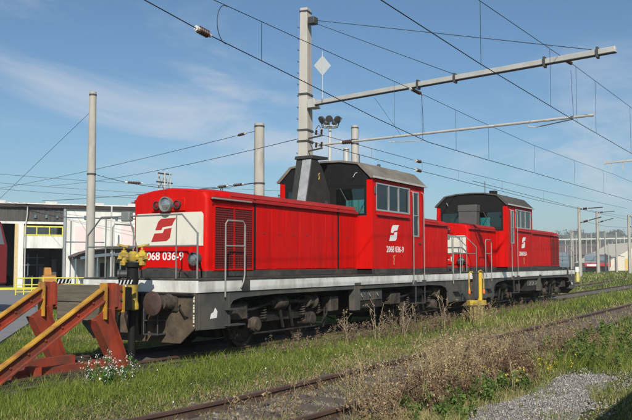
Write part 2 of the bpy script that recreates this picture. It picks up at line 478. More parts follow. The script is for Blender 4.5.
def make_ground():
    xs = np.concatenate([[-900, -300, -100, -40], np.arange(-10, 60, 0.5), [62, 70, 80, 100, 140, 200, 320, 600, 1200, 2500, 4500]])
    ys = np.concatenate([[-4000, -1500, -500, -150, -50, -20], np.arange(-8, 26, 0.5), [28, 32, 40, 55, 80, 120, 200, 400, 900, 2000, 4000]])
    X, Y = np.meshgrid(xs, ys)
    Z = np.full_like(X, GZ)
    near = (X > -9) & (X < 59) & (Y > -7) & (Y < 25)
    bump = (vnoise(X, Y, 1.7, 3) - 0.5) * 0.07 + (vnoise(X, Y, 5, 5) - 0.5) * 0.08
    flat = np.minimum(1, np.maximum(0, (np.abs(Y - LY) - 1.6) / 1.0)) * np.minimum(1, np.maximum(0, (np.abs(Y - FY) - 1.5) / 0.8))
    path = np.minimum(1, np.maximum(0, np.abs(Y - 2.9) - 0.8)) ; path[X > 16] = 1
    yard = (Y < X + 3.0) | (Y < 12.5)
    Z = Z + np.where(near & yard, bump * flat * np.clip(path, 0, 1), 0) - np.where(near & ~yard, 0.01, 0)
    n = len(xs); vs = np.stack([X.ravel(), Y.ravel(), Z.ravel()], 1)
    fs = []
    i = np.arange(len(ys) - 1)[:, None] * n + np.arange(n - 1)[None, :]
    i = i.ravel()
    fs = np.stack([i, i + 1, i + n + 1, i + n], 1).ravel()
    me = mesh_np('ground', vs, fs, np.full(len(i), 4), GROUND)
    me.polygons.foreach_set('use_smooth', [True] * len(me.polygons))
    return tag(put('ground', me), kind='structure', label='grassy earth of the railway yard')
make_ground()
def sheet(name, poly, z, m, label):
    b = MB(); n = len(poly)
    b.add([(x, y, z) for x, y in poly], [tuple(range(n))])
    return tag(b.build(name, m, smooth=None), kind='structure', label=label)
sheet('yard_road', [(10.0, 13.9), (60, 63.9), (60, 120), (-30, 120), (-30, 14.2)], GZ + 0.012, ASPHALT, 'grey asphalt yard in front of the depot')
sheet('gravel_path', [(2, 3.5), (6, 3.6), (9.4, 3.45), (10.4, 3.75), (11.6, 3.50), (12.6, 3.52), (13.4, 3.35), (14.1, 3.15), (14.3, 2.95), (13.8, 2.75), (13.0, 2.62), (12.3, 2.55), (11.4, 2.62), (10.2, 2.4), (8.0, 2.0), (2, 1.5)], GZ + 0.03, GRAVEL, 'grey gravel path at the bottom right')
def band(name, x0, x1, yc, half, z, m, label, wob=0.12, fn=None):
    b = MB(); pts = []
    xs = np.arange(x0, x1, 0.5)
    top = [(x, (fn(x) if fn else yc) + half + (random.random() - 0.5) * wob) for x in xs]
    bot = [(x, (fn(x) if fn else yc) - half + (random.random() - 0.5) * wob) for x in xs]
    vs = [(p[0], p[1], z) for p in top] + [(p[0], p[1], z) for p in bot]
    n = len(xs)
    b.add(vs, [(i, n + i, n + i + 1, i + 1) for i in range(n - 1)])
    return tag(b.build(name, m, smooth=None), kind='structure', label=label)
band('ballast_bed', -6, 90, FY, 1.25, GZ + 0.022, BALLAST, 'grey brown ballast of the foreground track', 0.35)
band('ballast_bed', 2, 130, LY, 1.02, GZ + 0.06, BALLAST, 'dark ballast under the locomotives', 0.35, track_y)
band('ballast_bed', 60, 190, 20, 1.5, GZ + 0.045, BALLAST, 'brown ballast of the farther track', 0.3, lambda x: 16.5 + (x - 75) * 0.075)

# ------------------------------------------------------------------ tracks
def rail_profile():
    return [(-0.068, -0.155), (0.068, -0.155), (0.068, -0.143), (0.012, -0.125), (0.012, -0.045), (0.036, -0.035), (0.036, -0.002), (0.028, 0.0), (-0.028, 0.0), (-0.036, -0.002), (-0.036, -0.035), (-0.012, -0.045), (-0.012, -0.125), (-0.068, -0.143)]
SL = MB(); SL.box(-0.13, 0.13, -1.25, 1.25, -0.07, 0.07)
SLEEPER_ME = SL.mesh('sleeper', SLEEPER, None)
PL = MB(); PL.box(-0.09, 0.09, -0.16, 0.16, 0.0, 0.02).cyl((-0.05, -0.11, 0.02), (-0.05, -0.11, 0.05), 0.02, n=6).cyl((0.05, 0.11, 0.02), (0.05, 0.11, 0.05), 0.02, n=6)
PLATE_ME = PL.mesh('rail_plate', STEELRAIL, None)
def track(label, x0, x1, fn, step, sl0, sl1, spacing, zoff=0.0, plates=False):
    t = bpy.data.objects.new('railway_track', None); C.objects.link(t); t['kind'] = 'structure'; t['label'] = label
    t.location = (0, 0, zoff)
    xs = list(np.arange(x0, x1 + 0.01, step))
    for s in (-1, 1):
        b = MB(); h = MB()
        secs = [[(x, fn(x) + s * 0.7535 + p[0], p[1]) for p in rail_profile()] for x in xs]
        b.loft(secs)
        ro = b.build('rail', STEELRAIL, t, smooth=None)
        if plates:
            vs = []
            for x in xs: vs += [(x, fn(x) + s * 0.7535 - 0.022, 0.002), (x, fn(x) + s * 0.7535 + 0.022, 0.002)]
            h.add(vs, [(2 * i, 2 * i + 1, 2 * i + 3, 2 * i + 2) for i in range(len(xs) - 1)])
            h.build('rail_head', RAILHEAD, ro, smooth=None)
    k = 0
    x = sl0
    while x < sl1:
        o = put('sleeper', SLEEPER_ME, t, (x + random.uniform(-.03, .03), fn(x), -0.163 + random.uniform(-.012, .006)), (0, 0, R(90) * 0 + random.uniform(-.02, .02)))
        if plates and x < 22:
            for s in (-1, 1):
                put('rail_plate', PLATE_ME, o, (0, s * 0.7535, 0.0702))
        x += spacing
    return t
track('rusty foreground track half buried in gravel and dry weeds', 0, 95, lambda x: FY + .016 * max(0.0, 10.0 - x) ** 2, 1.0, 3.0, 40, 0.65, plates=True)
track('track on which the red locomotives stand', 2.5, 130, track_y, 3.0, 7.0, 60, 0.70)
track('rusty farther track beyond the second locomotive', 60, 190, lambda x: 16.5 + (x - 75) * 0.075, 6.0, 70, 120, 0.8)

# ------------------------------------------------------------------ locomotive
L = 13.9
HW = 0.98              # hood half width
U0, UC0, UC1, U1 = 0.87, 7.05, 10.38, 13.40   # long hood, cab, short hood
def logo_polys():
    up = [(1.0, 1.0), (0.40, 0.97), (0.28, 0.85), (0.16, 0.50), (0.41, 0.50), (0.46, 0.615), (0.84, 0.675), (0.90, 0.82)]
    lo = [(0.82, 0.58), (0.53, 0.53), (0.47, 0.37), (0.13, 0.355), (0.0, 0.0), (0.62, 0.03), (0.76, 0.16)]
    return up, lo
def hood_section(u, zg, inset=0.0, dz=0.0):
    w = HW - inset
    return [(u, -w, 1.50), (u, -w, zg), (u, -w + 0.02, zg + 0.09 + dz), (u, -w + 0.08, zg + 0.165 + dz), (u, -w * 0.5, zg + 0.23 + dz), (u, 0, zg + 0.265 + dz),
            (u, w * 0.5, zg + 0.23 + dz), (u, w - 0.08, zg + 0.165 + dz), (u, w - 0.02, zg + 0.09 + dz), (u, w, zg), (u, w, 1.50)]
def face_point(s, end, v, z, off):
    """A point on an end face: end 0 = long hood face (normal -x), 1 = short hood face (normal +x)."""
    return (U0 - off, v, z) if end == 0 else (U1 + off, v, z)

def side_skirt(v0, v1):
    b = MB()
    pts = [(0.0, 1.195), (0.0, 0.52), (1.0, 0.50), (1.02, 0.92), (1.12, 1.02), (1.4, 1.07), (2.6, 1.10), (10.6, 1.10), (11.6, 1.06), (11.95, 0.98), (12.1, 0.85), (12.12, 0.52), (L, 0.50), (L, 1.195)]
    b.prism(pts, 'y', v0, v1)
    return b

def build_loco(name, label, loc, rz):
    t = thing(name, label, 'locomotive', loc, rz, 'red shunting locomotives')
    # frame with white edge
    b = MB(); b.box(0, L, -1.48, 1.48, 1.20, 1.42)
    b.build('frame', STRIPE, t, bevel=0.008)
    b = MB(); b.box(0.02, L - 0.02, -1.495, 1.495, 1.422, 1.46)
    b.build('deck', DARK_SILL, t, bevel=0.005)
    for s in (-1, 1):
        side_skirt(min(s * 1.455, s * 1.415), max(s * 1.455, s * 1.415)).build('side_skirt', FRAME_GREY, t, smooth=20, bevel=0.006)
        for u in (0.06, 0.95, 12.2, 13.3):
            b = MB(); b.box(u, u + 0.05, min(s * 1.457, s * 1.475), max(s * 1.457, s * 1.475), 0.53, 1.18)
            b.build('skirt_rib', FRAME_GREY, t)
        b = MB(); b.prism([(0.40, 0.71), (0.60, 0.72), (0.62, 0.84), (0.55, 0.91), (0.50, 0.83), (0.43, 0.80)], 'y', s * 1.456, s * 1.459)
        b.build('paint_patch', WHITE, t)
        # dark plate painting the recess shade on the stripe; foot step under cab door
        b = MB(); b.box(1.35, 1.62, min(s * 1.482, s * 1.487), max(s * 1.482, s * 1.487), 1.205, 1.415)
        b.build('foot_recess_shade', DARK_SILL, t)
        b = MB(); b.box(9.42, 10.12, min(s * 1.40, s * 1.60), max(s * 1.40, s * 1.60), 1.10, 1.125)
        b.box(9.42, 9.45, min(s * 1.40, s * 1.60), max(s * 1.40, s * 1.60), 1.125, 1.26); b.box(10.09, 10.12, min(s * 1.40, s * 1.60), max(s * 1.40, s * 1.60), 1.125, 1.26)
        b.box(9.44, 10.10, min(s * 1.40, s * 1.58), max(s * 1.40, s * 1.58), 0.60, 0.62)
        for u in (9.45, 10.08): b.box(u, u + 0.025, min(s * 1.55, s * 1.58), max(s * 1.55, s * 1.58), 0.62, 1.10)
        b.build('cab_step', DARKSTEEL, t)
        for u in (2.55, 4.8, 6.9, 8.3):
            pass
    # headstocks, buffers, couplings
    for end in (0, 1):
        x0, sgn = (0.0, -1) if end == 0 else (L, 1)
        b = MB(); b.prism([(-1.46, 0.56), (-1.12, 0.27), (1.12, 0.27), (1.46, 0.56), (1.46, 1.195), (-1.46, 1.195)], 'x', min(x0 + sgn * 0.005, x0 + sgn * 0.045), max(x0 + sgn * 0.005, x0 + sgn * 0.045))
        hs = b.build('headstock', RUSTY_PLATE, t, bevel=0.008)
        b = MB(); b.prism([(-1.46, 1.15), (-1.40, 1.19), (1.40, 1.19), (1.46, 1.15)], 'x', x0 + sgn * 0.047, x0 + sgn * 0.10)
        b.build('headstock_lip', BLACK, hs)
        for s in (-1, 1):
            b = MB()
            b.tube([(x0 + sgn * 0.045, s * 1.30, 0.75), (x0 + sgn * 0.12, s * 1.28, 0.78), (x0 + sgn * 0.12, s * 1.14, 0.95), (x0 + sgn * 0.045, s * 1.12, 0.98)], 0.014)
            b.build('grab_handle', BLACK, hs)
        for s in (-1, 1):
            b = MB()
            for k in range(9): b.box(min(x0 + sgn * .046, x0 + sgn * .05), max(x0 + sgn * .046, x0 + sgn * .05), s * 1.44 - 0.016, s * 1.44 + 0.016, 0.60 + k * 0.062, 0.60 + k * 0.062 + (0.05 if k % 3 else 0.02))
            tag(b.build('edge_marking', CREAM, hs), kind='stuff')
        for s in (-1, 1):
            b = MB(); v = s * 0.62
            b.tube([(x0 + sgn * .05, v - .17, .95), (x0 + sgn * .29, v - .17, .95), (x0 + sgn * .29, v - .17, .43), (x0 + sgn * .29, v + .17, .43), (x0 + sgn * .29, v + .17, .95), (x0 + sgn * .05, v + .17, .95)], .014, 6)
            b.build('shunter_step', DARKSTEEL, hs)
            for z in (.425, .68):
                b = MB(); b.box(min(x0 + sgn * .046, x0 + sgn * .30), max(x0 + sgn * .046, x0 + sgn * .30), v - .165, v + .165, z, z + .02); b.build('step_tread', DARKSTEEL, hs)
        for s in (-1, 1):
            b = MB()
            b.box(min(x0 + sgn * 0.045, x0 + sgn * 0.085), max(x0 + sgn * 0.045, x0 + sgn * 0.085), s * 0.875 - 0.19, s * 0.875 + 0.19, 0.86, 1.24 - 0.06)
            b.lathe((x0 + sgn * 0.085, s * 0.875, 1.02), (sgn, 0, 0), [(0, 0.165), (0.05, 0.155), (0.08, 0.14), (0.20, 0.13), (0.21, 0.145), (0.25, 0.145), (0.26, 0.118), (0.44, 0.112)], 18)
            bf = b.build('buffer', GRIME_BROWN, t, bevel=0.004)
            b = MB()
            b.lathe((x0 + sgn * 0.50, s * 0.875, 1.02), (sgn, 0, 0), [(-0.1, 0.09), (0.0, 0.09), (0.005, 0.215), (0.03, 0.222), (0.045, 0.20), (0.055, 0.12), (0.058, 0.02)], 24)
            b.build('buffer_head', RUST_SHADED, bf)
        b = MB()
        b.box(min(x0 + sgn * .045, x0 + sgn * .13), max(x0 + sgn * .045, x0 + sgn * .13), -0.14, 0.14, 0.88, 1.16)
        b.tube([(x0 + sgn * .13, 0, 1.02), (x0 + sgn * .30, 0, 1.02), (x0 + sgn * .36, 0, 1.07), (x0 + sgn * .37, 0, 1.13), (x0 + sgn * .33, 0, 1.16)], 0.035, 8)
        b.tube([(x0 + sgn * .20, 0.05, 1.0), (x0 + sgn * .26, 0.05, 0.75), (x0 + sgn * .24, 0.0, 0.5), (x0 + sgn * .2, -0.05, 0.75), (x0 + sgn * .2, -0.05, 1.0)], 0.022, 8)
        b.build('coupling', GRIME, t)
        for v in (-0.42, -0.28, 0.30, 0.44):
            b = MB(); b.tube([(x0 + sgn * .05, v, 0.92), (x0 + sgn * .15, v, 0.93), (x0 + sgn * .22, v, 0.85), (x0 + sgn * .22, v, 0.55), (x0 + sgn * .15, v + .05, 0.42)], 0.025, 8)
            b.build('air_hose', BLACK, t)
    # long hood: floor sill, body, roof
    b = MB(); b.box(U0 - 0.012, UC0 - 0.002, -HW - 0.012, HW + 0.012, 1.462, 1.60)
    b.build('hood_sill', DARK_SILL, t, bevel=0.006)
    for (a, c, zg, nm) in ((U0, UC0 - 0.004, 3.03, 'long_hood'), (UC1 + 0.004, U1, 2.95, 'short_hood')):
        b = MB()
        cr_ = 0.09
        steps = []
        front = (a == U0)
        for k in range(5):
            q = k / 4 * math.pi / 2
            steps.append((cr_ * (1 - math.sin(q)), cr_ * (1 - math.cos(q))))      # inset, distance from far side of corner
        us = [(cr_ * (1 - math.cos(k / 4 * math.pi / 2)), cr_ * (1 - math.sin(k / 4 * math.pi / 2))) for k in range(5)]
        secs = []
        if front:
            for d_, ins in us: secs.append(hood_section(a + d_, zg, ins, -0.035 * (1 - d_ / cr_) - 0.02))
            secs.append(hood_section(a + 0.75, zg, 0, 0.0))
            secs.append(hood_section(c, zg, 0, 0))
        else:
            secs.append(hood_section(a, zg, 0, 0)); secs.append(hood_section(c - 0.75, zg, 0, 0))
            for d_, ins in reversed(us): secs.append(hood_section(c - d_, zg, ins, -0.035 * (1 - d_ / cr_) - 0.02))
        b.loft(secs)
        hood = b.build(nm, RED, t, smooth=30)
        # roof skin above the gutter, weathered
        r = MB()
        if front: ks = [(a + 0.78, c)]
        else: ks = [(a, c - 0.78)]
        for (p, q) in ks:
            for k in range(int((q - p) / 1.15) + 1):
                p1 = p + k * (q - p) / (int((q - p) / 1.15) + 1); q1 = p + (k + 1) * (q - p) / (int((q - p) / 1.15) + 1) - 0.025
                e = 0.012
                def sec(u):
                    w = HW
                    return [(u, -w + 0.018, zg + 0.06), (u, -w + 0.016 - e, zg + 0.09), (u, -w + 0.075, zg + 0.179), (u, -w * .5, zg + 0.246), (u, 0, zg + 0.279), (u, w * .5, zg + 0.246), (u, w - 0.075, zg + 0.179), (u, w - 0.016 + e, zg + 0.09), (u, w - 0.018, zg + 0.06), (u, 0, zg + 0.24)]
                r2 = MB(); r2.loft([sec(p1), sec(q1)]); r2.build('roof_panel', RED_ROOF, hood, smooth=30)
                if k % 2 == 0:
                    lr = MB(); lr.tube([(p1 + .1, -0.62, zg + .23), (p1 + .1, -0.62, zg + .29), (p1 + .16, -0.62, zg + .29), (p1 + .16, -0.62, zg + .23)], 0.012); lr.build('lifting_eye', DARKSTEEL, hood)
        for s in (-1, 1):
            g = MB(); g.beam((a + 0.10, s * (HW + 0.035), zg + 0.0), (c - 0.05, s * (HW + 0.035), zg), 0.07, 0.022)
            g.beam((a + 0.10, s * (HW + 0.068), zg + 0.017), (c - 0.05, s * (HW + 0.068), zg + 0.017), 0.008, 0.05)
            g.build('rain_gutter', RED_ROOF, hood)
            g = MB()
            if front: g.tube([(a + 0.04, s * (HW + 0.10), zg - 0.01), (a + 1.35, s * (HW + 0.10), zg - 0.01)], 0.018); g.build('rail_bar', RAILPALE, hood)
    b = MB(); b.box(UC1 + 0.002, U1 + 0.012, -HW - 0.012, HW + 0.012, 1.462, 1.60)
    b.build('hood_sill', DARK_SILL, t, bevel=0.006)
    # hood side doors, grille, black joints
    for s in (-1, 1):
        y0, y1 = s * (HW - 0.005), s * (HW + 0.014)
        yy = (min(y0, y1), max(y0, y1))
        # radiator grille
        b = MB(); b.box(1.10, 2.36, min(s * (HW + .001), s * (HW + .006)), max(s * (HW + .001), s * (HW + .006)), 1.64, 2.86)
        gr = b.build('radiator_grille', mat('grille_back', (0.03, 0.006, 0.006), 0.8, var=0.2), t)
        f = MB()
        for (x0, x1, z0, z1) in ((1.07, 2.39, 2.86, 2.90), (1.07, 2.39, 1.602, 1.64), (1.07, 1.10, 1.64, 2.86), (2.36, 2.39, 1.64, 2.86), (1.715, 1.745, 1.64, 2.86)):
            f.box(x0, x1, min(s * (HW + .001), s * (HW + .03)), max(s * (HW + .001), s * (HW + .03)), z0, z1)
        f.build('grille_frame', RED, gr)
        f = MB()
        for k in range(26): f.box(1.10, 2.36, min(s * (HW + .012), s * (HW + .022)), max(s * (HW + .012), s * (HW + .022)), 1.655 + k * 0.0465, 1.655 + k * 0.0465 + 0.022)
        for k in range(24): f.box(1.12 + k * 0.0515, 1.12 + k * 0.0515 + 0.012, min(s * (HW + .007), s * (HW + .019)), max(s * (HW + .007), s * (HW + .019)), 1.645, 2.855)
        f = tag(f.build('grille_slats', RED_GRILLE, gr, smooth=None), kind='stuff')
        for u in (2.44, 6.02):
            b = MB(); b.box(u, u + 0.05, min(s * (HW - .01), s * (HW + .022)), max(s * (HW - .01), s * (HW + .022)), 1.605, 3.10)
            b.build('hood_joint', BLACK, t)
        edges = [2.52, 3.10, 3.68, 4.26, 4.84, 5.42, 6.00]
        doors = [(edges[i], edges[i + 1] - 0.014) for i in range(6)] + [(6.10, 6.92)]
        doors2 = [(10.46, 11.12), (11.13, 11.80), (11.81, 12.48), (12.49, 13.24)]
        for (a, c) in doors + doors2:
            zt = 2.93 if a < 8 else 2.86
            b = MB(); b.box(a, c, *yy, 1.62, zt)
            d = b.build('hood_door', RED, t, bevel=0.003, seg=1)
            b = MB()
            b.box((a + c) / 2 - 0.03, (a + c) / 2 + 0.03, min(s * (HW + .0145), s * (HW + .026)), max(s * (HW + .0145), s * (HW + .026)), 2.38, 2.40)
            b.build('door_handle', DARKSTEEL, d)
    # end faces
    for end in (0, 1):
        x0, sgn = (U0, -1) if end == 0 else (U1, 1)
        zt = 2.76 if end == 0 else 2.72
        X = lambda a, c: (min(x0 + sgn * a, x0 + sgn * c), max(x0 + sgn * a, x0 + sgn * c))
        b = MB(); b.prism([(-0.895, 2.09), (0.895, 2.09), (0.895, zt - 0.05), (0.85, zt), (-0.85, zt), (-0.895, zt - 0.05)], 'x', *X(0.0015, 0.008))
        cp = b.build('cream_panel', CREAM, t)
        up, lo = logo_polys()
        b = MB()
        for poly in (up, lo):
            # seen from outside: x runs to the viewer's right
            pts = [((-sgn * -1) * ((0.5 - q[0]) * 0.66) + 0.0, 2.18 + q[1] * 0.48) for q in poly]
            pts = [((0.5 - q[0]) * 0.66 * (1 if end == 0 else -1) + (0.13 if end == 0 else -0.13), 2.18 + q[1] * 0.48) for q in poly]
            b.prism(pts, 'x', *X(0.009, 0.013))
        b.build('winged_emblem', LOGO_RED, cp, smooth=None)
        tm = text_mesh('2068 036-9' if 'second' not in label else '2068 035-1', 0.235, WHITE)
        o = put('running_number', tm, t, (x0 + sgn * 0.006, 0.15 if end == 0 else -0.15, 1.88), (R(90), 0, R(-90) if end == 0 else R(90)))
        o.scale = (1.02, 1, 1)
        # headlights
        b = MB(); b.box(*X(0.001, 0.03), -0.44, 0.44, 2.79, 3.05)
        hb = b.build('lamp_housing', RED, t, bevel=0.02)
        def lamp(v, z, r, lens, nm, par, rim=DARKSTEEL, base=0.0, depth=0.09):
            b = MB(); b.lathe((x0 + sgn * base, v, z), (sgn, 0, 0), [(0, r * 0.92), (depth, r), (depth + 0.012, r), (depth + 0.014, r * 0.86), (depth - 0.02, r * 0.80)], 20)
            o = b.build(nm, rim, par)
            b = MB(); b.lathe((x0 + sgn * (base + depth - 0.015), v, z), (sgn, 0, 0), [(0, r * 0.82), (0.012, r * 0.7), (0.024, r * 0.4), (0.028, 0.01)], 20)
            b.build('lens', lens, o)
        lamp(0.0, 2.93, 0.155, LENS, 'headlight', hb, RAILING, 0.03, 0.10)
        lamp(0.27, 2.92, 0.085, LENS_RED, 'tail_lamp', hb, DARKSTEEL, 0.03, 0.05)
        lamp(-0.27, 2.92, 0.085, LENS_RED, 'tail_lamp', hb, DARKSTEEL, 0.03, 0.05)
        for s in (-1, 1):
            lamp(s * 0.74, 1.83, 0.135, LENS, 'marker_light', t, DARKSTEEL, 0.0, 0.11)
            b = MB(); b.tube([(x0 + sgn * .02, s * 0.84, 1.75), (x0 + sgn * .1, s * 0.9, 1.78), (x0 + sgn * .06, s * 0.9, 1.6), (x0 + sgn * .03, s * 0.88, 1.48)], 0.012)
            b.build('lamp_cable', BLACK, t)
        # equipment hump on the deck below the number
        b = MB(); b.prism([(-0.62, 1.462), (0.62, 1.462), (0.60, 1.56), (0.25, 1.66), (-0.25, 1.66), (-0.60, 1.56)], 'x', *X(0.02, 0.34))
        b.build('deck_box', DARK_SILL, t, bevel=0.01)
        # railing round the platform
        xe = 0.05 if end == 0 else L - 0.05
        rr = MB()
        rr.tube([(xe, -1.43, 1.22), (xe, -1.43, 2.30), (xe, -1.05, 2.66), (xe, 1.05, 2.66), (xe, 1.43, 2.30), (xe, 1.43, 1.22)], 0.018, 8)
        rl = rr.build('platform_railing', RAILING, t)
        q = MB(); q.tube([(xe, -1.43, 2.07), (xe, 1.43, 2.07)], 0.017); q.build('railing_bar', RAILING, rl)
        for v in (-0.92, 0.92):
            q = MB(); q.tube([(xe, v, 1.22), (xe, v, 2.66)], 0.014); q.build('railing_post', RAILING, rl)
        q = MB(); q.tube([(xe, 0.30, 2.66), (xe, 0.08, 2.07), (xe, 0.02, 1.46)], 0.014); q.build('railing_post', RAILING, rl)
        q = MB(); q.box(xe - 0.06, xe + 0.06, 0.24, 0.46, 2.56, 2.75); q.build('lamp_bracket', RAILING, rl, bevel=0.02)
        for s in (-1, 1):
            q = MB()
            u1, u2 = (0.80, 1.42) if end == 0 else (L - 1.42, L - 0.80)
            v = s * 1.50
            q.tube([(u1, v, 1.10), (u1, v, 2.50), (u1 + .06, v, 2.57), (u2 - .06, v, 2.57), (u2, v, 2.50), (u2, v, 1.52), (u2 - 0.03, v, 1.40), (u2 - .12, v, 1.26)], 0.016, 8)
            hp = q.build('boarding_rail', RAILPALE, t)
            q = MB(); q.tube([(u1, v, 2.08), (u2, v, 2.08)], 0.015); q.build('railing_bar', RAILPALE, hp)
            for z in (0.55, 0.85):
                q = MB(); q.box(u1 - 0.02 + .06, u2 - .1, min(s * 1.40, s * 1.60), max(s * 1.40, s * 1.60), z, z + 0.025); q.build('boarding_step', DARKSTEEL, hp)
    # ---------------- cab
    W = 1.44
    zb, ze = 1.462, 3.96
    b = MB(); b.box(UC0 + 0.03, UC1 - 0.03, -W + 0.03, W - 0.03, zb, zb + 0.10)
    b.build('cab_floor', BLACK, t)
    # side walls built round the window opening and the door
    wins = {}
    for s in (-1, 1):
        y0, y1 = min(s * W, s * (W - 0.05)), max(s * W, s * (W - 0.05))
        b = MB()
        b.box(UC0, UC0 + 0.21, y0, y1, 1.60, ze)                 # front pillar
        b.box(UC0 + 0.21, 9.36, y0, y1, 1.60, 3.12)              # below windows
        b.box(UC0 + 0.21, 9.36, y0, y1, 3.86, ze)                # above windows
        b.box(9.36, 9.44, y0, y1, 1.60, ze)
        b.box(10.12, UC1, y0, y1, 1.60, ze)
        b.box(9.44, 10.12, y0, y1, 3.90, ze)
        b.build('cab_side', RED, t, smooth=None)
        b = MB(); b.box(UC0 - 0.004, UC1 + 0.004, min(s * (W - .02), s * (W + .012)), max(s * (W - .02), s * (W + .012)), 1.465, 1.598)
        b.build('cab_sill', DARK_SILL, t)
        # ledge below windows
        b = MB(); b.prism([(s * (W + .001), 3.02), (s * (W + .06), 3.00), (s * (W + .06), 3.03), (s * (W + .001), 3.06)], 'x', UC0 + 0.22, 9.3)
        b.build('window_ledge', RED_ROOF, t)
        # windows
        f = MB()
        u0_, u1_ = UC0 + 0.21, 9.36
        for (x0, x1, z0, z1) in ((u0_, u1_, 3.12, 3.165), (u0_, u1_, 3.825, 3.86), (u0_, u0_ + .04, 3.165, 3.825), (u1_ - .04, u1_, 3.165, 3.825), (8.0, 8.045, 3.165, 3.825), (8.62, 8.665, 3.165, 3.825)):
            f.box(x0, x1, min(s * (W - .04), s * (W + .008)), max(s * (W - .04), s * (W + .008)), z0, z1)
        wf = f.build('cab_window', ALU, t, smooth=None)
        for (x0, x1) in ((u0_ + .04, 8.0), (8.045, 8.62), (8.665, u1_ - .04)):
            p = MB(); p.box(x0, x1, min(s * (W - .03), s * (W - .022)), max(s * (W - .03), s * (W - .022)), 3.165, 3.825); p.build('pane', GLASS, wf)
        p = MB(); p.box(UC0 + 0.10, UC0 + 0.17, min(s * (W + .001), s * (W + .03)), max(s * (W + .001), s * (W + .03)), 3.55, 3.75); p.build('side_lamp', BOXGREY, t, bevel=0.01)
        # door
        d = MB()
        ya, yb = min(s * (W - .05), s * (W - .008)), max(s * (W - .05), s * (W - .008))
        d.box(9.45, 10.11, ya, yb, 1.50, 2.50); d.box(9.45, 9.56, ya, yb, 2.50, 3.89); d.box(10.0, 10.11, ya, yb, 2.50, 3.89); d.box(9.56, 10.0, ya, yb, 3.80, 3.89)
        dd = d.build('cab_door', RED, t, smooth=None)
        f = MB()
        for (x0, x1, z0, z1) in ((9.56, 10.0, 2.50, 2.54), (9.56, 10.0, 3.76, 3.80), (9.56, 9.60, 2.54, 3.76), (9.96, 10.0, 2.54, 3.76), (9.60, 9.96, 3.10, 3.125)):
            f.box(x0, x1, min(s * (W - .04), s * (W + .004)), max(s * (W - .04), s * (W + .004)), z0, z1)
        f.build('door_frame', ALU, dd, smooth=None)
        p = MB(); p.box(9.60, 9.96, min(s * (W - .03), s * (W - .022)), max(s * (W - .03), s * (W - .022)), 2.54, 3.76); p.build('door_pane', GLASS, dd)
        p = MB(); p.box(9.98, 10.08, min(s * (W - .006), s * (W + .03)), max(s * (W - .006), s * (W + .03)), 2.30, 2.34); p.build('door_handle', DARKSTEEL, dd)
        # door handrails
        for u in (9.42, 10.15):
            q = MB(); q.tube([(u, s * (W + .01), 3.80), (u, s * (W + .08), 3.76), (u, s * (W + .09), 3.6), (u, s * (W + .09), 1.25), (u, s * (W + .06), 1.15)], 0.014, 8)
            q.build('door_handrail', RAILPALE, t)
        # emblem and number
        up, lo = logo_polys()
        b = MB()
        for poly in (up, lo):
            pts = [(8.33 + (q[0] - 0.5) * 0.60 * (1 if s < 0 else -1), 2.34 + q[1] * 0.45) for q in poly]
            b.prism(pts, 'y', min(s * (W + .0012), s * (W + .004)), max(s * (W + .0012), s * (W + .004)))
        b.build('winged_emblem', WHITE, t, smooth=None)
        tm = text_mesh('2068 036-9' if 'second' not in label else '2068 035-1', 0.235, WHITE, 0.0015)
        put('running_number', tm, t, (8.40, s * (W + .0025), 2.11), (R(90), 0, 0 if s < 0 else R(180)))
        b = MB(); b.prism([(8.30, 1.70), (8.34, 1.70), (8.32, 1.78), (8.36, 1.86), (8.30, 1.92), (8.40, 1.94), (8.38, 1.97), (8.27, 1.94), (8.27, 1.88), (8.32, 1.86), (8.28, 1.78)], 'y', min(s * (W + .0012), s * (W + .003)), max(s * (W + .0012), s * (W + .003)))
        b.build('small_marking', mat('ochre_marking', (0.5, 0.33, 0.12), 0.6), t, smooth=None)
    # cab ends: red below, black gable with window openings above
    for end in (0, 1):
        x0, sgn = (UC0, -1) if end == 0 else (UC1, 1)
        zg = 3.03 if end == 0 else 2.95
        X = lambda a, c: (min(x0 - sgn * a, x0 - sgn * c), max(x0 - sgn * a, x0 - sgn * c))
        b = MB()
        for s in (-1, 1):
            b.box(*X(0, .05), min(s * (HW - .2), s * (W - .051)), max(s * (HW - .2), s * (W - .051)), 1.60, 2.98)
            b.box(*X(0, .05), min(s * (W - .17), s * (W - .051)), max(s * (W - .17), s * (W - .051)), 2.98, 3.93)
        b.box(*X(0, .05), -(HW - .2), HW - .2, 1.60, 2.98)
        b.build('cab_end', RED, t, smooth=None)
        b = MB()
        b.prism([(-1.27, 3.78), (1.27, 3.78), (1.27, 3.93), (1.40, 3.965), (1.02, 4.34), (0.5, 4.42), (-0.5, 4.42), (-1.02, 4.34), (-1.40, 3.965), (-1.27, 3.93)], 'x', *X(-0.012, .04))
        b.box(*X(-0.008, .04), -0.30, 0.30, 3.0, 3.78)
        b.build('cab_gable', BLACK, t, smooth=None)
        for s in (-1, 1):
            f = MB()
            for (v0, v1, z0, z1) in ((0.30, 1.27, 2.985, 3.04), (0.30, 1.27, 3.70, 3.779), (0.301, 0.36, 3.04, 3.70), (1.20, 1.269, 3.04, 3.70)):
                f.box(*X(-0.006, .035), min(s * v0, s * v1), max(s * v0, s * v1), z0, z1)
            wf = f.build('end_window', BLACK, t, smooth=None)
            p = MB(); p.box(*X(0.012, .02), min(s * .36, s * 1.20), max(s * .36, s * 1.20), 3.04, 3.70); p.build('pane', GLASS, wf)
            p = MB(); p.tube([(x0 + sgn * .03, s * 0.5, 3.72), (x0 + sgn * .05, s * 0.72, 3.36), (x0 + sgn * .05, s * 0.78, 3.20)], 0.01); p.build('wiper', DARKSTEEL, wf)
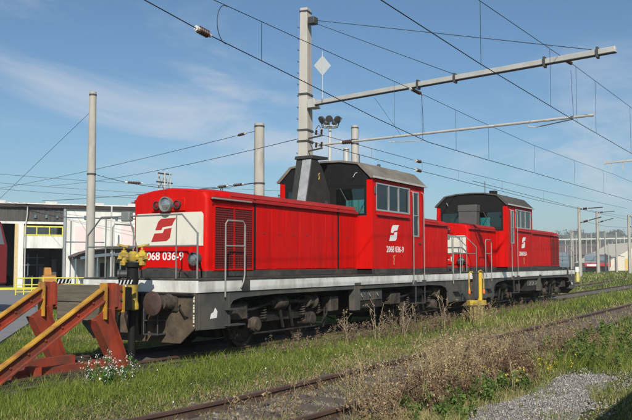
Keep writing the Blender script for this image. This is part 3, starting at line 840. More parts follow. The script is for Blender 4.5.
        p = MB(); p.tube([(x0 + sgn * 0.02, -1.0, 4.12), (x0 + sgn * 0.08, -0.98, 4.10), (x0 + sgn * .08, -0.92, 4.0)], 0.012); p.build('small_bracket', GALV, t)
    # roof
    def roof_sec(u):
        return [(u, -1.50, 3.965), (u, -1.50, 4.005), (u, -1.10, 4.385), (u, -0.55, 4.47), (u, 0, 4.49), (u, 0.55, 4.47), (u, 1.10, 4.385), (u, 1.50, 4.005), (u, 1.50, 3.965), (u, 1.42, 3.965), (u, 1.03, 4.342), (u, 0.5, 4.425), (u, 0, 4.44), (u, -0.5, 4.425), (u, -1.03, 4.342), (u, -1.42, 3.965)]
    b = MB(); b.loft([roof_sec(UC0 - 0.06), roof_sec(UC1 + 0.06)])
    rmat = ROOFGREY if 'nearer red' in label else mat('dark_roof', (.055, .05, .043), .8, var=.2, scale=3, col2=(.10, .09, .075), thr=.6)
    rf = b.build('cab_roof', rmat, t, smooth=20)
    for s in (-1, 1):
        b = MB(); b.beam((UC0 - 0.06, s * 1.515, 3.985), (UC1 + 0.06, s * 1.515, 3.985), 0.03, 0.05); b.build('roof_gutter', GALV, rf)
    for u in (UC0 + 1.0, UC0 + 2.2):
        b = MB(); b.loft([[(p[0], p[1] * 1.005, p[2] + (0.014 if 0 < k < 8 else 0)) for k, p in enumerate(roof_sec(u))], [(p[0], p[1] * 1.005, p[2] + (0.014 if 0 < k < 8 else 0)) for k, p in enumerate(roof_sec(u + 0.03))]])
        b.build('roof_seam', rmat, rf)
    b = MB(); b.lathe((8.4, -0.95, 4.40), (0, 0, 1), [(0, 0.05), (0.08, 0.05), (0.09, 0.03)], 10); b.build('roof_lamp', DARKSTEEL, rf)
    b = MB(); b.tube([(9.6, 0.3, 4.45), (9.6, 0.3, 5.0)], 0.012); b.lathe((9.6, 0.3, 4.46), (0, 0, 1), [(0, .05), (.05, .04)], 8); b.build('radio_antenna', DARKSTEEL, rf)
    # cab interior
    b = MB(); b.box(UC0 + .1, UC0 + .55, -1.2, 1.2, zb + .1, 2.55); b.box(UC1 - .55, UC1 - .1, -1.2, 1.2, zb + .1, 2.55); b.build('driver_desk', BLACK, t, bevel=0.02)
    for s in (-1, 1):
        b = MB(); b.cyl((8.7 + s * .35, s * .7, zb + .1), (8.7 + s * .35, s * .7, 2.2), 0.06); b.box(8.45 + s * .35, 8.95 + s * .35, s * .7 - .24, s * .7 + .24, 2.2, 2.3); b.box(8.9 + s * .35 if s > 0 else 8.45 + s * .35, 8.98 + s * .35 if s > 0 else 8.53 + s * .35, s * .7 - .22, s * .7 + .22, 2.3, 3.05)
        b.build('driver_seat', SEAT, t, bevel=0.03)
    b = MB(); b.box(UC0 + .06, UC1 - .06, -W + .06, W - .06, 3.90, 3.94); b.build('cab_ceiling', BLACK, t)
    # funnel on the long hood, heat shield, small stack on the short hood
    def fsec(z, ua, ub, w): return [(ua, -w, z), (ub, -w, z), (ub, w, z), (ua, w, z)]
    b = MB()
    b.prism([(5.78, 3.20), (6.07, 4.44), (6.36, 4.44), (6.62, 4.22), (7.0, 3.62), (7.03, 3.55), (7.03, 3.20)], 'y', -0.20, 0.28)
    fn = b.build('exhaust_funnel', FUNNEL, t, bevel=0.02)
    b = MB(); b.prism([(6.02, 4.441), (6.06, 4.53), (6.85, 4.56), (6.86, 4.495), (6.4, 4.441)], 'y', -0.23, 0.31); b.build('funnel_cap', FUNNEL, fn, bevel=0.01)
    b = MB(); b.add([(5.772, -0.19, 3.26), (5.772, 0.07, 3.26), (6.06, 0.07, 4.42), (6.06, -0.19, 4.42), (5.757, -0.19, 3.26), (5.757, 0.07, 3.26), (6.045, 0.07, 4.42), (6.045, -0.19, 4.42)], [(0, 1, 2, 3), (4, 5, 6, 7), (0, 1, 5, 4), (1, 2, 6, 5), (2, 3, 7, 6), (3, 0, 4, 7)])
    b.build('heat_shield', SILVER, fn, smooth=None)
    b = MB(); b.tube([(6.46, -0.203, 4.10), (6.40, -0.203, 4.06), (6.44, -0.203, 3.98), (6.40, -0.203, 3.92)], 0.012, 5); b.build('small_marking', mat('ochre_marking', (0.5, 0.33, 0.12)), fn)
    b = MB(); b.box(10.62, 10.98, -0.30, 0.42, 3.16, 3.72); st = b.build('exhaust_box', BOXGREY, t, bevel=0.015)
    b = MB(); b.box(10.60, 11.0, -0.32, 0.44, 3.721, 3.98); b.build('box_cap', BOXGREY, st, bevel=0.015)
    # ---------------- running gear
    for ub in (3.35, 10.55):
        b = MB()
        for s in (-1, 1):
            b.prism([(ub - 1.85, 0.62), (ub - 1.6, 0.80), (ub - .75, 0.84), (ub - .5, 0.70), (ub + .5, 0.70), (ub + .75, 0.84), (ub + 1.6, 0.80), (ub + 1.85, 0.62), (ub + 1.4, 0.52), (ub + .6, 0.50), (ub - .6, 0.50), (ub - 1.4, 0.52)], 'y', min(s * .98, s * 1.08), max(s * .98, s * 1.08))
        b.box(ub - .35, ub + .35, -0.98, 0.98, 0.55, 0.80); b.box(ub - 1.7, ub + 1.7, -.62, .62, .22, .95)
        bg = b.build('bogie', GRIME, t, bevel=0.01)
        for du in (-1.1, 1.1):
            b = MB()
            for s in (-1, 1):
                b.lathe((ub + du, s * 0.68, 0.475), (0, s, 0), [(0, 0.50), (0.02, 0.51), (0.035, 0.477), (0.135, 0.472), (0.137, 0.40), (0.10, 0.38), (0.10, 0.15), (0.14, 0.13)], 28)
            b.cyl((ub + du, -0.9, .475), (ub + du, .9, .475), 0.08)
            b.build('wheelset', GRIME_BROWN, bg)
            for s in (-1, 1):
                b = MB(); b.lathe((ub + du, s * 1.08, 0.475), (0, s, 0), [(0, 0.17), (.12, .16), (.13, .13), (.16, .12), (.165, .05)], 14); b.box(ub + du - .2, ub + du + .2, min(s * 1.0, s * 1.16), max(s * 1.0, s * 1.16), .42, .56)
                b.build('axle_box', GRIME_BROWN, bg)
                for k in (-.33, .33):
                    b = MB()
                    pts = [(ub + du + k + .065 * math.cos(a), s * 1.13 + .065 * math.sin(a), .56 + a * .0085) for a in np.linspace(0, 2 * math.pi * 5, 60)]
                    b.tube(pts, 0.016, 5); b.build('coil_spring', GRIME_BROWN, bg)
        for s in (-1, 1):
            # big final-drive / brake cylinders and rods seen through the arch
            b = MB()
            b.lathe((ub - .55, s * 1.16, 0.90), (1, 0, 0), [(0, .06), (.1, .075), (.12, .13), (.17, .15), (.50, .155), (.55, .12), (.60, .05), (1.1, .035)], 14)
            b.lathe((ub + 1.35, s * 1.16, 0.88), (-1, 0, 0), [(0, .04), (.15, .17), (.20, .18), (.24, .12), (.40, .10), (.42, .14), (.47, .14), (.5, .05), (.8, .04)], 14)
            b.build('brake_cylinder', GRIME_BROWN, bg)
            b = MB()
            b.tube([(ub - 2.2, s * 1.2, .78), (ub - 1.3, s * 1.22, .80), (ub - .6, s * 1.2, .9)], 0.035, 8)
            b.tube([(ub + .5, s * 1.2, .42), (ub + 1.5, s * 1.2, .35), (ub + 1.8, s * 1.18, .55), (ub + 1.78, s * 1.18, .8)], 0.025, 6)
            b.tube([(ub - 1.75, s * 1.15, .7), (ub - 1.7, s * 1.15, .25), (ub - 1.6, s * 0.8, .12)], 0.022, 6)
            b.tube([(ub + 1.75, s * 1.15, .7), (ub + 1.7, s * 1.15, .25), (ub + 1.6, s * 0.8, .12)], 0.022, 6)
            b.beam((ub - .3, s * 1.2, .95), (ub - .1, s * 1.2, .35), .05, .03); b.beam((ub + .1, s * 1.2, .95), (ub + .28, s * 1.2, .35), .05, .03)
            b.tube([(ub - 1.2, s * 1.22, .3), (ub + 1.2, s * 1.22, .3)], 0.02, 6)
            b.build('brake_rod', GRIME, bg)
            b = MB(); b.box(ub - 2.15, ub - 1.55, min(s * 1.02, s * 1.30), max(s * 1.02, s * 1.30), .62, .93); b.build('sand_box', GRIME_BROWN, bg, bevel=0.02)
            b = MB(); b.box(ub + 1.8, ub + 2.2, min(s * 1.02, s * 1.28), max(s * 1.02, s * 1.28), .60, .95)
            b.build('sand_box', GRIME_BROWN, bg, bevel=0.02)
    for s in (-1, 1):
        b = MB(); b.box(6.02, 6.30, min(s * 1.30, s * 1.47), max(s * 1.30, s * 1.47), 0.58, 1.197); b.box(6.0, 6.32, min(s * 1.28, s * 1.49), max(s * 1.28, s * 1.49), 1.20 - .03 + .032, 1.26)
        b.build('jacking_post', FRAME_GREY, t, bevel=0.006)
        b = MB(); b.box(6.34, 7.75, min(s * .9, s * 1.36), max(s * .9, s * 1.36), 0.60, 1.09); bt = b.build('battery_case', GRIME, t, bevel=0.01)
        for k in range(3):
            b = MB(); b.box(6.40 + k * .44, 6.80 + k * .44, min(s * 1.361, s * 1.385), max(s * 1.361, s * 1.385), .80, 1.06); b.build('battery_door', FRAME_GREY, bt, bevel=0.008)
            b = MB(); b.tube([(6.50 + k * .44, s * 1.386, .98), (6.52 + k * .44, s * 1.42, .90), (6.60 + k * .44, s * 1.386, .85)], .01, 5); b.build('latch', RAILPALE, bt)
    b = MB(); b.box(5.4, 8.4, -0.9, 0.9, 0.45, 1.1); b.build('fuel_tank', GRIME, t, bevel=0.05)
    b = MB(); b.box(0.2, L - .2, -1.0, 1.0, 1.0, 1.199); b.build('under_frame', BLACK, t)
    return t

loco1 = build_loco('diesel_locomotive', 'nearer red diesel locomotive numbered 2068 036-9, its long hood facing the buffer stop', (11.40, LY, 0), 0)
X2 = 26.30
loco2 = build_loco('diesel_locomotive', 'second, farther red diesel locomotive coupled behind the nearer one, its short hood towards us', (X2 + L, LY + 0.12, 0), math.pi + 0.004)

b = MB(); b.box(7.5, 7.8, -.15, .12, 4.44, 4.78); b.build('roof_stack', BLACK, loco2, bevel=.02)

# ------------------------------------------------------------------ buffer stop
bs = thing('buffer_stop', 'red and yellow steel buffer stop with grey timber crossbeam at the left', 'buffer stop', (0, 0, 0))
def ibeam(p0, p1, w, h, up=(0, 0, 1)):
    """Web + two flanges between two points."""
    p0, p1, upv = Vector(p0), Vector(p1), Vector(up)
    d = (p1 - p0).normalized(); s = d.cross(upv).normalized(); u = s.cross(d).normalized()
    web = MB(); web.beam(p0, p1, 0.02, h - 0.044, u)
    fl = MB(); fl.beam(p0 - u * (h / 2 - .011), p1 - u * (h / 2 - .011), w, 0.022, u)
    top = MB(); top.beam(p0 + u * (h / 2 - .011), p1 + u * (h / 2 - .011), w, 0.022, u)
    return web, fl, top
for yb in (10.15, 11.70):
    p0, p1 = Vector((7.30, yb, -0.16)), Vector((9.78, yb, 1.22))
    web, fl, top = ibeam(p0, p1, 0.125, 0.21)
    web.add(fl.v, fl.f)
    w = web.build('diagonal_strut', STOP_RED, bs, smooth=None)
    top.build('strut_top', STOP_YELLOW, w, smooth=None)
    for k in range(7):
        q = p0.lerp(p1, .12 + k * .13); b = MB(); b.cyl(q + Vector((0, -.012, 0)), q + Vector((0, -.03, 0)), .022, n=6); b.build('rivet', STOP_RED, w)
    web, fl, top = ibeam((9.87, yb, 0.80), (9.87, yb, 1.41), 0.17, 0.20, (-1, 0, 0))
    web.add(fl.v, fl.f)
    po = web.build('upright_post', STOP_RED, bs, smooth=None)
    top.build('post_flange', STOP_YELLOW, po, smooth=None)
    b = MB(); b.prism([(9.52, .80), (9.86, .98), (10.36, -.10), (10.08, -.12)], 'y', yb - .012, yb + .012)
    b.beam((9.86, yb, .98), (10.36, yb, -.10), .02, .20, (0, 1, 0)); b.beam((9.54, yb, .80), (10.09, yb, -.12), .02, .20, (0, 1, 0))
    b.build('rear_brace', STOP_RED, bs, smooth=None)
    b = MB(); b.beam((7.0, yb - 0.18, -0.09), (10.7, yb - 0.18, -0.09), 0.10, 0.12); b.build('base_rail', GRIME_BROWN, bs)
    b = MB(); b.box(9.96, 10.0, yb - .13, yb + .13, 1.0, 1.40); b.build('end_plate', STOP_RED, po)
    b = MB(); b.cyl((10.05, yb - .125, 1.12), (10.05, yb - .15, 1.12), .022, n=6); b.build('bolt', DARKSTEEL, po); b = MB(); b.cyl((10.05, yb - .125, 1.28), (10.05, yb - .15, 1.28), .022, n=6); b.build('bolt', DARKSTEEL, po)
for k, (z0, z1) in enumerate(((1.06, 1.36), (0.74, 1.05))):
    b = MB(); b.box(9.975 + .03, 10.24 - k * .02, 10.29, 11.56, z0, z1); b.build('timber_plank', TIMBER, bs, bevel=0.012)
for yb in (10.15, 11.70):
    b = MB(); b.box(10.005, 10.10, yb - .125, yb + .125, .95, 1.37); b.build('bumper_plate', STOP_RED, bs, bevel=.005)
    b = MB(); b.box(10.101, 10.16, yb - .125, yb + .125, .90, 1.37); b.build('bumper_edge', STOP_YELLOW, bs, bevel=.005)
    b = MB(); b.box(10.161, 10.34, yb - .12, yb + .12, .92, 1.33); b.build('rubber_pad', BLACK, bs, bevel=.02)
    b = MB(); b.box(10.02, 10.36, yb - .11, yb - .10, 1.375, 1.46); wm_ = b.build('warning_marker', BLACK, bs)
    for k in range(4):
        b = MB(); b.prism([(10.03 + k * .085, 1.38), (10.06 + k * .085, 1.38), (10.095 + k * .085, 1.455), (10.065 + k * .085, 1.455)], 'y', yb - .114, yb - .1105); b.build('marker_stripe', WHITE, wm_)
b = MB(); b.beam((8.5, 10.2, .06), (8.5, 11.65, .06), .12, .14); b.build('cross_tie', STOP_RED, bs)
b = MB(); b.beam((7.5, 10.2, .02), (7.5, 11.65, .02), .12, .14); b.build('cross_tie', STOP_YELLOW, bs)
b = MB(); b.beam((8.2, 10.42, -.01), (10.3, 10.42, -.01), .14, .18); b.build('ground_beam', STOP_RED, bs)
b = MB(); b.beam((8.2, 11.45, -.01), (10.3, 11.45, -.01), .14, .18); b.build('ground_beam', STOP_RED, bs)

# yellow and black valve post between the stop and the first locomotive
vp = thing('valve_post', 'black post with yellow twin valve head in front of the first locomotive', 'valve post', (10.66, 10.34, GZ))
b = MB(); b.lathe((0, 0, 0), (0, 0, 1), [(0, .13), (.06, .13), (.07, .07), (1.05, .065)], 12); b.build('post', BLACK, vp)
b = MB(); b.lathe((0, 0, 1.05), (0, 0, 1), [(0, .09), (.02, .12), (.10, .12), (.16, .10), (.36, .095), (.40, .11), (.46, .11)], 12); b.build('yellow_collar', YELLOW, vp)
b = MB(); b.lathe((0, 0, 1.51), (0, 0, 1), [(0, .10), (.08, .11), (.30, .10), (.32, .14), (.40, .14)], 12); b.build('upper_post', BLACK, vp)
hd = MB(); hd.lathe((0, 0, 1.93), (0, 0, 1), [(0, .07), (.05, .095), (.13, .095), (.18, .05)], 12)
dv = Vector((0.5, -0.86, 0)).normalized()
for s in (-1, 1):
    hd.cyl(dv * s * .04 + Vector((0, 0, 2.00)), dv * s * .19 + Vector((0, 0, 2.02)), .07, .075, n=8); hd.beam(dv * s * .15 + Vector((.03, .05, 1.93)), dv * s * .24 + Vector((-.06, -.06, 2.0)), .08, .07)
    hd.lathe(dv * s * .165 + Vector((0, 0, 1.84)), (0, 0, 1), [(0, .04), (.02, .07), (.13, .074), (.15, .06), (.18, .088), (.24, .088), (.26, .05), (.29, .045)], 10)
hd.build('valve_head', YELLOW, vp)
for s in (-1, 1):
    b = MB(); q = dv * s * .165
    b.cyl(q + Vector((0, 0, 2.14)), q + Vector((0, 0, 2.20)), .02, n=6)
    b.beam(q + Vector((-.04, .07, 2.20)), q + Vector((.05, -.08, 2.215)), .035, .018)
    b.beam(q - dv * s * .08 + Vector((0, 0, 2.19)), q + dv * s * .12 + Vector((0, 0, 2.235)), .07, .03); b.build('valve_lever', YELLOW, vp)
b = MB(); b.lathe(Vector((0, 0, 1.70)) - dv * .09, -dv, [(0, .07), (.12, .07), (.13, .09), (.17, .09)], 10); b.build('hose_outlet', DARKSTEEL, vp)

# yellow supply stand between the locomotives
ys = thing('supply_stand', 'yellow tubular supply stand with hanging cables beside the gap between the locomotives', 'supply stand', (24.05, 8.75, GZ))
sx, sy = 0.52, -0.85
def P2(a, z, o=0.0): return (a * 0.85 + o * 0.5, -a * 0.5 * 0.9 + o * .85, z)
b = MB(); b.tube([P2(.16, .62), P2(.16, 1.60)], .075, 10); b.build('yellow_tube', mat('fresh_yellow', (.62, .40, .03), .5, var=.12), ys)
b = MB(); b.box(-.16, .0, -.09, .06, .80, 1.56); b.build('junction_box', DARKSTEEL, ys, bevel=.015)
b = MB(); b.tube([P2(.10, 1.5), P2(.12, 1.64), P2(.2, 1.67), P2(.30, 1.62), P2(.33, 1.5), P2(.33, 1.1)], .022, 6); b.tube([P2(-.12, 1.5), P2(-.16, 1.64), P2(-.26, 1.62), P2(-.30, 1.5), P2(-.29, 1.0)], .022, 6); b.build('yellow_hook', YELLOW, ys)
b = MB(); b.box(-.15, .02, -.10, .08, 1.562, 1.60); b.build('box_lid', DARKSTEEL, ys, bevel=.02)
for a in (-.29, .33):
    b = MB(); b.lathe(P2(a, 1.08), (0, 0, -1), [(0, .03), (.05, .042), (.14, .038), (.16, .02)], 10); b.build('plug', mat('plug_orange', (.6, .16, .03), .5), ys)
b = MB(); b.beam(P2(-.34, .66), P2(.36, .66), .16, .16); b.build('yellow_plate', YELLOW, ys, bevel=.01)
for a in (-.24, -.06, .1, .26):
    b = MB(); b.beam(P2(a, 0), P2(a, .58), .05, .05); b.build('leg', mat('faded_yellow', (.38, .29, .10), .8, var=.3), ys)

# ------------------------------------------------------------------ masts and overhead line
def mast(label, x, y, top, w0, w1, name='concrete_mast', bands=(), m=CONCRETE, rungs=False, square=False, rz=0.0, cap=True, n=10, group=None, cat='mast'):
    t = thing(name, label, cat, (x, y, GZ), rz, group)
    h = top - GZ
    b = MB()
    if square:
        b.loft([[(-w0 / 2, -w0 * .35, 0), (w0 / 2, -w0 * .35, 0), (w0 / 2, w0 * .35, 0), (-w0 / 2, w0 * .35, 0)], [(-w1 / 2, -w1 * .35, h), (w1 / 2, -w1 * .35, h), (w1 / 2, w1 * .35, h), (-w1 / 2, w1 * .35, h)]])
    else:
        b.lathe((0, 0, 0), (0, 0, 1), [(0, w0 / 2), (h * .5, (w0 + w1) / 4), (h, w1 / 2)], n)
    sh = b.build('shaft', m, t, smooth=40, bevel=0.02 if square else 0)
    if cap:
        b = MB(); b.lathe((0, 0, h - .16), (0, 0, 1), [(0, w1 / 2 + .012), (.07, w1 / 2 + .012)], n) if not square else b.box(-w1 / 2 - .015, w1 / 2 + .015, -w1 * .35 - .015, w1 * .35 + .015, h - .16, h - .10)
        b.build('cap_band', DARKSTEEL, sh)
    for z in bands:
        wz = w0 + (w1 - w0) * (z - GZ) / h
        b = MB()
        if square: b.box(-wz / 2 - .02, wz / 2 + .02, -wz * .35 - .02, wz * .35 + .02, z - GZ, z - GZ + .07)
        else: b.lathe((0, 0, z - GZ), (0, 0, 1), [(0, wz / 2 + .02), (.07, wz / 2 + .02)], n)
        b.build('steel_band', DARKSTEEL, sh)
    if rungs:
        z = 1.2
        while z < h - .4:
            wz = w0 + (w1 - w0) * z / h
            b = MB(); b.tube([(0, wz * .35 - .02, z), (0, wz * .35 + .16, z), (0, wz * .35 + .16, z + .05)], .014, 5); b.build('climbing_rung', DARKSTEEL, sh)
            z += .42
    return t
mA = mast('grey round concrete mast standing alone at the left, before the white depot', 23.3, 25.0, 8.85, .42, .30, bands=(5.38,))
mB = mast('short thick concrete mast rising behind the long hood of the nearer locomotive', 28.2, 20.0, 7.80, .52, .43, bands=(5.15,))
mC = mast('tall square concrete mast with climbing rungs that carries the overhead cross arms', 24.15, 15.1, 10.95, .66, .40, bands=(6.05, 6.45, 7.75), rungs=True, square=True, rz=R(8), m=CONCRETE_PALE)
mD = mast('pale round concrete mast behind the cab of the nearer locomotive', 36.9, 20.0, 9.0, .46, .37, bands=(8.2, 8.0), m=CONCRETE_PALE)

def insulator(p0, p1, r=.07, parent=None):
    p0, p1 = Vector(p0), Vector(p1); d = p1 - p0; l = d.length
    b = MB()
    prof = [(0, .02), (l * .12, .03)]
    n = 5
    for k in range(n):
        a = l * (.14 + .72 * k / n); c = l * .72 / n
        prof += [(a, r * .55), (a + c * .35, r), (a + c * .5, r), (a + c * .85, r * .55)]
    prof += [(l * .88, .03), (l, .02)]
    b.lathe(p0, d, prof, 10)
    o = b.build('insulator', INSUL_B, parent)
    b = MB(); b.cyl(p0 - d * .02, p0 + d * .13, r * .7, n=10); b.build('insulator_cap', INSUL_W, o)
    b = MB(); b.cyl(p1 - d * .08, p1 + d * .03, r * .5, n=10); b.build('insulator_cap', INSUL_W, o)
    return o
def sag_line(pts, n=6):
    out = []
    for i in range(len(pts) - 1):
        a, c = Vector(pts[i]), Vector(pts[i + 1])
        for k in range(n): out.append(a.lerp(c, k / n))
    out.append(Vector(pts[-1]))
    return out
def wire(name, label, pts, r=.012, insul=(), group=None, n=5):
    root = MB(); root.tube(pts, r, n)
    o = root.build(name, WIRE, None, smooth=60)
    tag(o, label, 'overhead wire', group)
    for (a, c) in insul: insulator(a, c, .075, o)
    return o
W1p = [(6.0, 10.5, 7.22), (11.04, 10.5, 6.73), (12.73, 10.5, 6.55), (16.62, 10.5, 6.28), (20.5, 10.5, 5.98), (24.46, 10.5, 5.76), (30, 10.5, 5.81), (36.6, 10.5, 5.92), (48, 10.6, 6.1), (62.7, 10.6, 6.33), (100, 11.0, 6.4)]
M1p = [(6.0, 10.5, 7.38), (12.8, 10.5, 7.33), (16.62, 10.5, 7.31), (23.06, 10.5, 7.30), (29.2, 10.5, 7.23), (36.7, 10.5, 7.21), (45, 10.5, 7.36), (55.5, 10.5, 7.62), (70, 10.6, 7.8), (100, 11.0, 7.9)]
def zat(pts, x):
    for a, c in zip(pts, pts[1:]):
        if a[0] <= x <= c[0]:
            k = (x - a[0]) / (c[0] - a[0]); return a[2] + (c[2] - a[2]) * k
def yat(pts, x):
    for a, c in zip(pts, pts[1:]):
        if a[0] <= x <= c[0]:
            k = (x - a[0]) / (c[0] - a[0]); return a[1] + (c[1] - a[1]) * k
wc1 = wire('contact_wire', 'contact wire over the locomotives, with a brown and white insulator near its upper left end', W1p, .012)
insulator((12.55, 10.5, 6.575), (13.0, 10.5, 6.53), .085, wc1)
wm1 = wire('carrier_wire', 'carrier wire above the locomotives from which thin droppers hang', M1p, .009)
insulator((23.1, 10.5, 7.30), (24.0, 10.5, 7.28), .06, wm1)
insulator((12.2, 10.5, 7.36), (12.65, 10.5, 7.34), .075, wm1)
for x in (14.87, 21.9, 24.0, 27.0, 30.5, 36.9, 44.5, 52):
    b = MB(); b.tube([(x, 10.5, zat(M1p, x)), (x, 10.5, zat(W1p, x))], .006, 4); b.build('dropper', WIRE, wm1)
b = MB(); b.tube([(13.53 + .30 * math.cos(a), 10.5, 6.90 + .42 * math.sin(a)) for a in np.linspace(R(80), R(280), 16)], .009, 5); b.build('jumper_loop', WIRE, wm1)
W2p = [(6, 5.55, 5.95), (10.6, 5.6, 5.94), (15.8, 5.6, 5.89), (24.6, 5.6, 5.94), (33.7, 5.6, 6.05), (60, 5.6, 6.2), (90, 5.6, 6.2)]
M2p = [(6, 5.6, 7.05), (15.86, 5.6, 7.24), (23.75, 5.6, 7.60), (34, 5.6, 7.92), (60, 5.6, 8.2), (90, 5.6, 8.2)]
wc2 = wire('contact_wire', 'contact wire over the foreground track, crossing the upper right sky', W2p, .010)
wm2 = wire('carrier_wire', 'carrier wire over the foreground track, running out at the top right', M2p, .008)
insulator((23.0, 5.6, 7.545), (23.75, 5.6, 7.60), .055, wm2)
for x in (15.86, 21.3, 24.2, 26.8, 33.0):
    b = MB(); b.tube([(x, 5.6, zat(M2p, x)), (x, 5.6, zat(W2p, x))], .006, 4); b.build('dropper', WIRE, wm2)
# cross arms on the tall mast
arm = thing('cross_arm', 'long pale steel cross arm reaching from the tall mast over both tracks', 'cross arm', (0, 0, 0))
pa, pb = Vector((24.0, 14.75, 7.42)), Vector((22.0, 4.05, 7.42))
b = MB(); b.beam(pa, pb, .14, .145); b.build('girder', GALV, arm, bevel=.01)
b = MB(); b.beam(pa - Vector((0, 0, .083)), pb - Vector((0, 0, .083)), .18, .02); b.build('girder_flange', DARKSTEEL, arm)
for k in (0.42, 0.545, 0.815, 0.955):
    q = pa.lerp(pb, k); b = MB(); b.box(q.x - .11, q.x + .11, q.y - .03, q.y + .03, q.z - .16, q.z + .13); b.build('clamp', DARKSTEEL, arm)
b = MB(); b.box(23.85, 24.3, 14.55, 14.85, 7.25, 7.56); b.build('mounting_bracket', GALV, arm, bevel=.01)
arm2 = thing('registration_arm', 'thin lower tube arm from the tall mast that steadies the contact wires', 'registration arm', (0, 0, 0))
qa, qb = Vector((24.45, 14.75, 5.98)), Vector((23.5, 4.96, 5.98))
b = MB(); b.tube([qa, qb], .042, 8); b.build('tube', GALV, arm2)
for y, pts in ((10.5, W1p), (5.6, W2p)):
    q = qa.lerp(qb, (14.75 - (y + 1.3)) / 9.79)
    b = MB(); b.tube([(q.x, y + 1.3, 5.98), (q.x, y + 1.3, 5.84), (q.x + .1, y + 1.1, 5.82), (q.x, y, zat(pts, q.x) + .01)], .016, 6); b.build('steady_arm', GALV, arm2)
insulator(qa.lerp(qb, .10), qa.lerp(qb, .16), .08, arm2)
for k, (y, up_) in enumerate(((11.3, 7.33), (10.45, 7.33), (5.55, 7.33))):
    q = qa.lerp(qb, (14.75 - y) / 9.79); b = MB(); b.tube([q, (q.x - .2, y + (0.9 if k == 0 else 0), up_)], .006, 4); b.build('support_rope', WIRE, arm2)
wire('tie_wire', 'longer tie wire from the tall mast top to the far tip of the cross arm', [(24.05, 14.9, 10.5), pb.lerp(pa, .06) + Vector((0, 0, .1))], .01)
wire('tie_wire', 'shorter tie wire from the tall mast top to the middle of the cross arm', [(24.05, 14.9, 10.45), pa.lerp(pb, .545) + Vector((0, 0, .1))], .01)
b = MB(); b.box(23.9, 24.2, 14.6, 14.86, 10.3, 10.55); tag(b.build('wire_anchor', DARKSTEEL, None, bevel=.02), 'dark bracket at the top of the tall square mast', 'bracket')
sg = thing('diamond_sign', 'white diamond shaped sign standing on the cross arm beside the tall mast', 'sign', (23.66, 14.1, 8.63), R(-149))
b = MB(); b.prism([(0, -.36), (.30, 0), (0, .36), (-.30, 0)], 'x', -.012, .012); b.build('sign_plate', mat('sign_plate', (.30, .33, .35), .5, var=.08), sg)
b = MB(); b.tube([(.03, 0, -1.16), (.03, 0, .50)], .014, 6); b.build('sign_rod', GALV, sg)
for y in (0.15, -0.12):
    b = MB(); b.tube([(.02, y, -.3), (.02, y, .3)], .006, 4)
el = thing('switch_gear', 'dark insulators and switch rods clamped low on the tall mast', 'switch gear', (24.0, 14.78, 5.72))
for z in (0.0, .45):
    b = MB(); b.beam((0, .1, z), (-.05, -.50, z + .06), .05, .05); b.build('bracket', DARKSTEEL, el)
    for y in (-.22, -.44): insulator((-.03, y, z + .06), (-.03, y - .03, z + .30), .05, el)
b = MB(); b.tube([(-.03, -.22, .75), (-.05, -.35, .88), (-.03, -.45, .76)], .015, 6); b.build('contact_rod', DARKSTEEL, el)
# wires over the tracks behind
N1 = wire('carrier_wire', 'carrier wire of the track behind, seen just above the cab roof', [(27, 17, 7.1), (38, 17, 7.06), (60, 17, 7.3), (100, 17.6, 8.2)], .012)
insulator((38.0, 17, 7.06), (38.7, 17, 7.07), .09, N1)
N2 = wire('contact_wire', 'contact wire of the track behind, lowest above the cab roof', [(27, 17, 6.7), (38, 17, 6.58), (60, 17, 6.5), (100, 17.6, 6.9)], .014)
insulator((38.0, 17, 6.58), (38.7, 17, 6.57), .09, N2)
for x in (33, 38.8, 44, 52, 62):
    b = MB(); b.tube([(x, 17, zat([(27, 17, 7.1), (38, 17, 7.06), (60, 17, 7.3), (100, 17.6, 8.2)], x)), (x, 17, zat([(27, 17, 6.7), (38, 17, 6.58), (60, 17, 6.5), (100, 17.6, 6.9)], x))], .006, 4); b.build('dropper', WIRE, N1)
# span wires at the left
def left_wire(label, a, c, r=.012, ins=None, sag=.15):
    a, c = Vector(a), Vector(c)
    pts = [a.lerp(c, k / 12) - Vector((0, 0, sag * 4 * (k / 12) * (1 - k / 12))) for k in range(13)]
    o = wire('span_wire', label, pts, r)
    if ins:
        for k in ins:
            p = a.lerp(c, k); q = a.lerp(c, k + .7 / (c - a).length)
            z = sag * 4 * k * (1 - k); insulator(p - Vector((0, 0, z)), q - Vector((0, 0, z)), .06, o)
    return o
left_wire('span wire from the top of the short thick mast down to the depot roof', (28.0, 20.1, 7.45), (40.5, 53.5, 7.6), ins=(.02,))
left_wire('span wire from the lone left mast towards the short thick mast, with a drop insulator', (23.45, 24.9, 5.4), (28.1, 20.2, 5.2), ins=(.18,), sag=.42)
left_wire('span wire from the short thick mast to the left over the locomotive hood', (28.0, 20.1, 5.2), (30, 36, 5.2), ins=(.04, .10), sag=.1)
left_wire('long span wire from the tall square mast to the depot at the left', (24.2, 15.3, 6.25), (44, 52, 8.0), sag=.3)
left_wire('guy wire slanting down left of the lone mast', (23.2, 25.1, 7.95), (23.5, 33.0, 3.5), .008, sag=0)
for k, (z0, z1, lab) in enumerate(((7.9, 7.6, 'topmost'), (7.3, 7.2, 'middle'), (6.9, 7.0, 'lowest'))):
    left_wire(lab + ' of three yard wires low in the sky over the depot roof', (30, 58, z0 + 1.2), (52, 32 + k * 3, z1 - .4), .012, sag=.35)

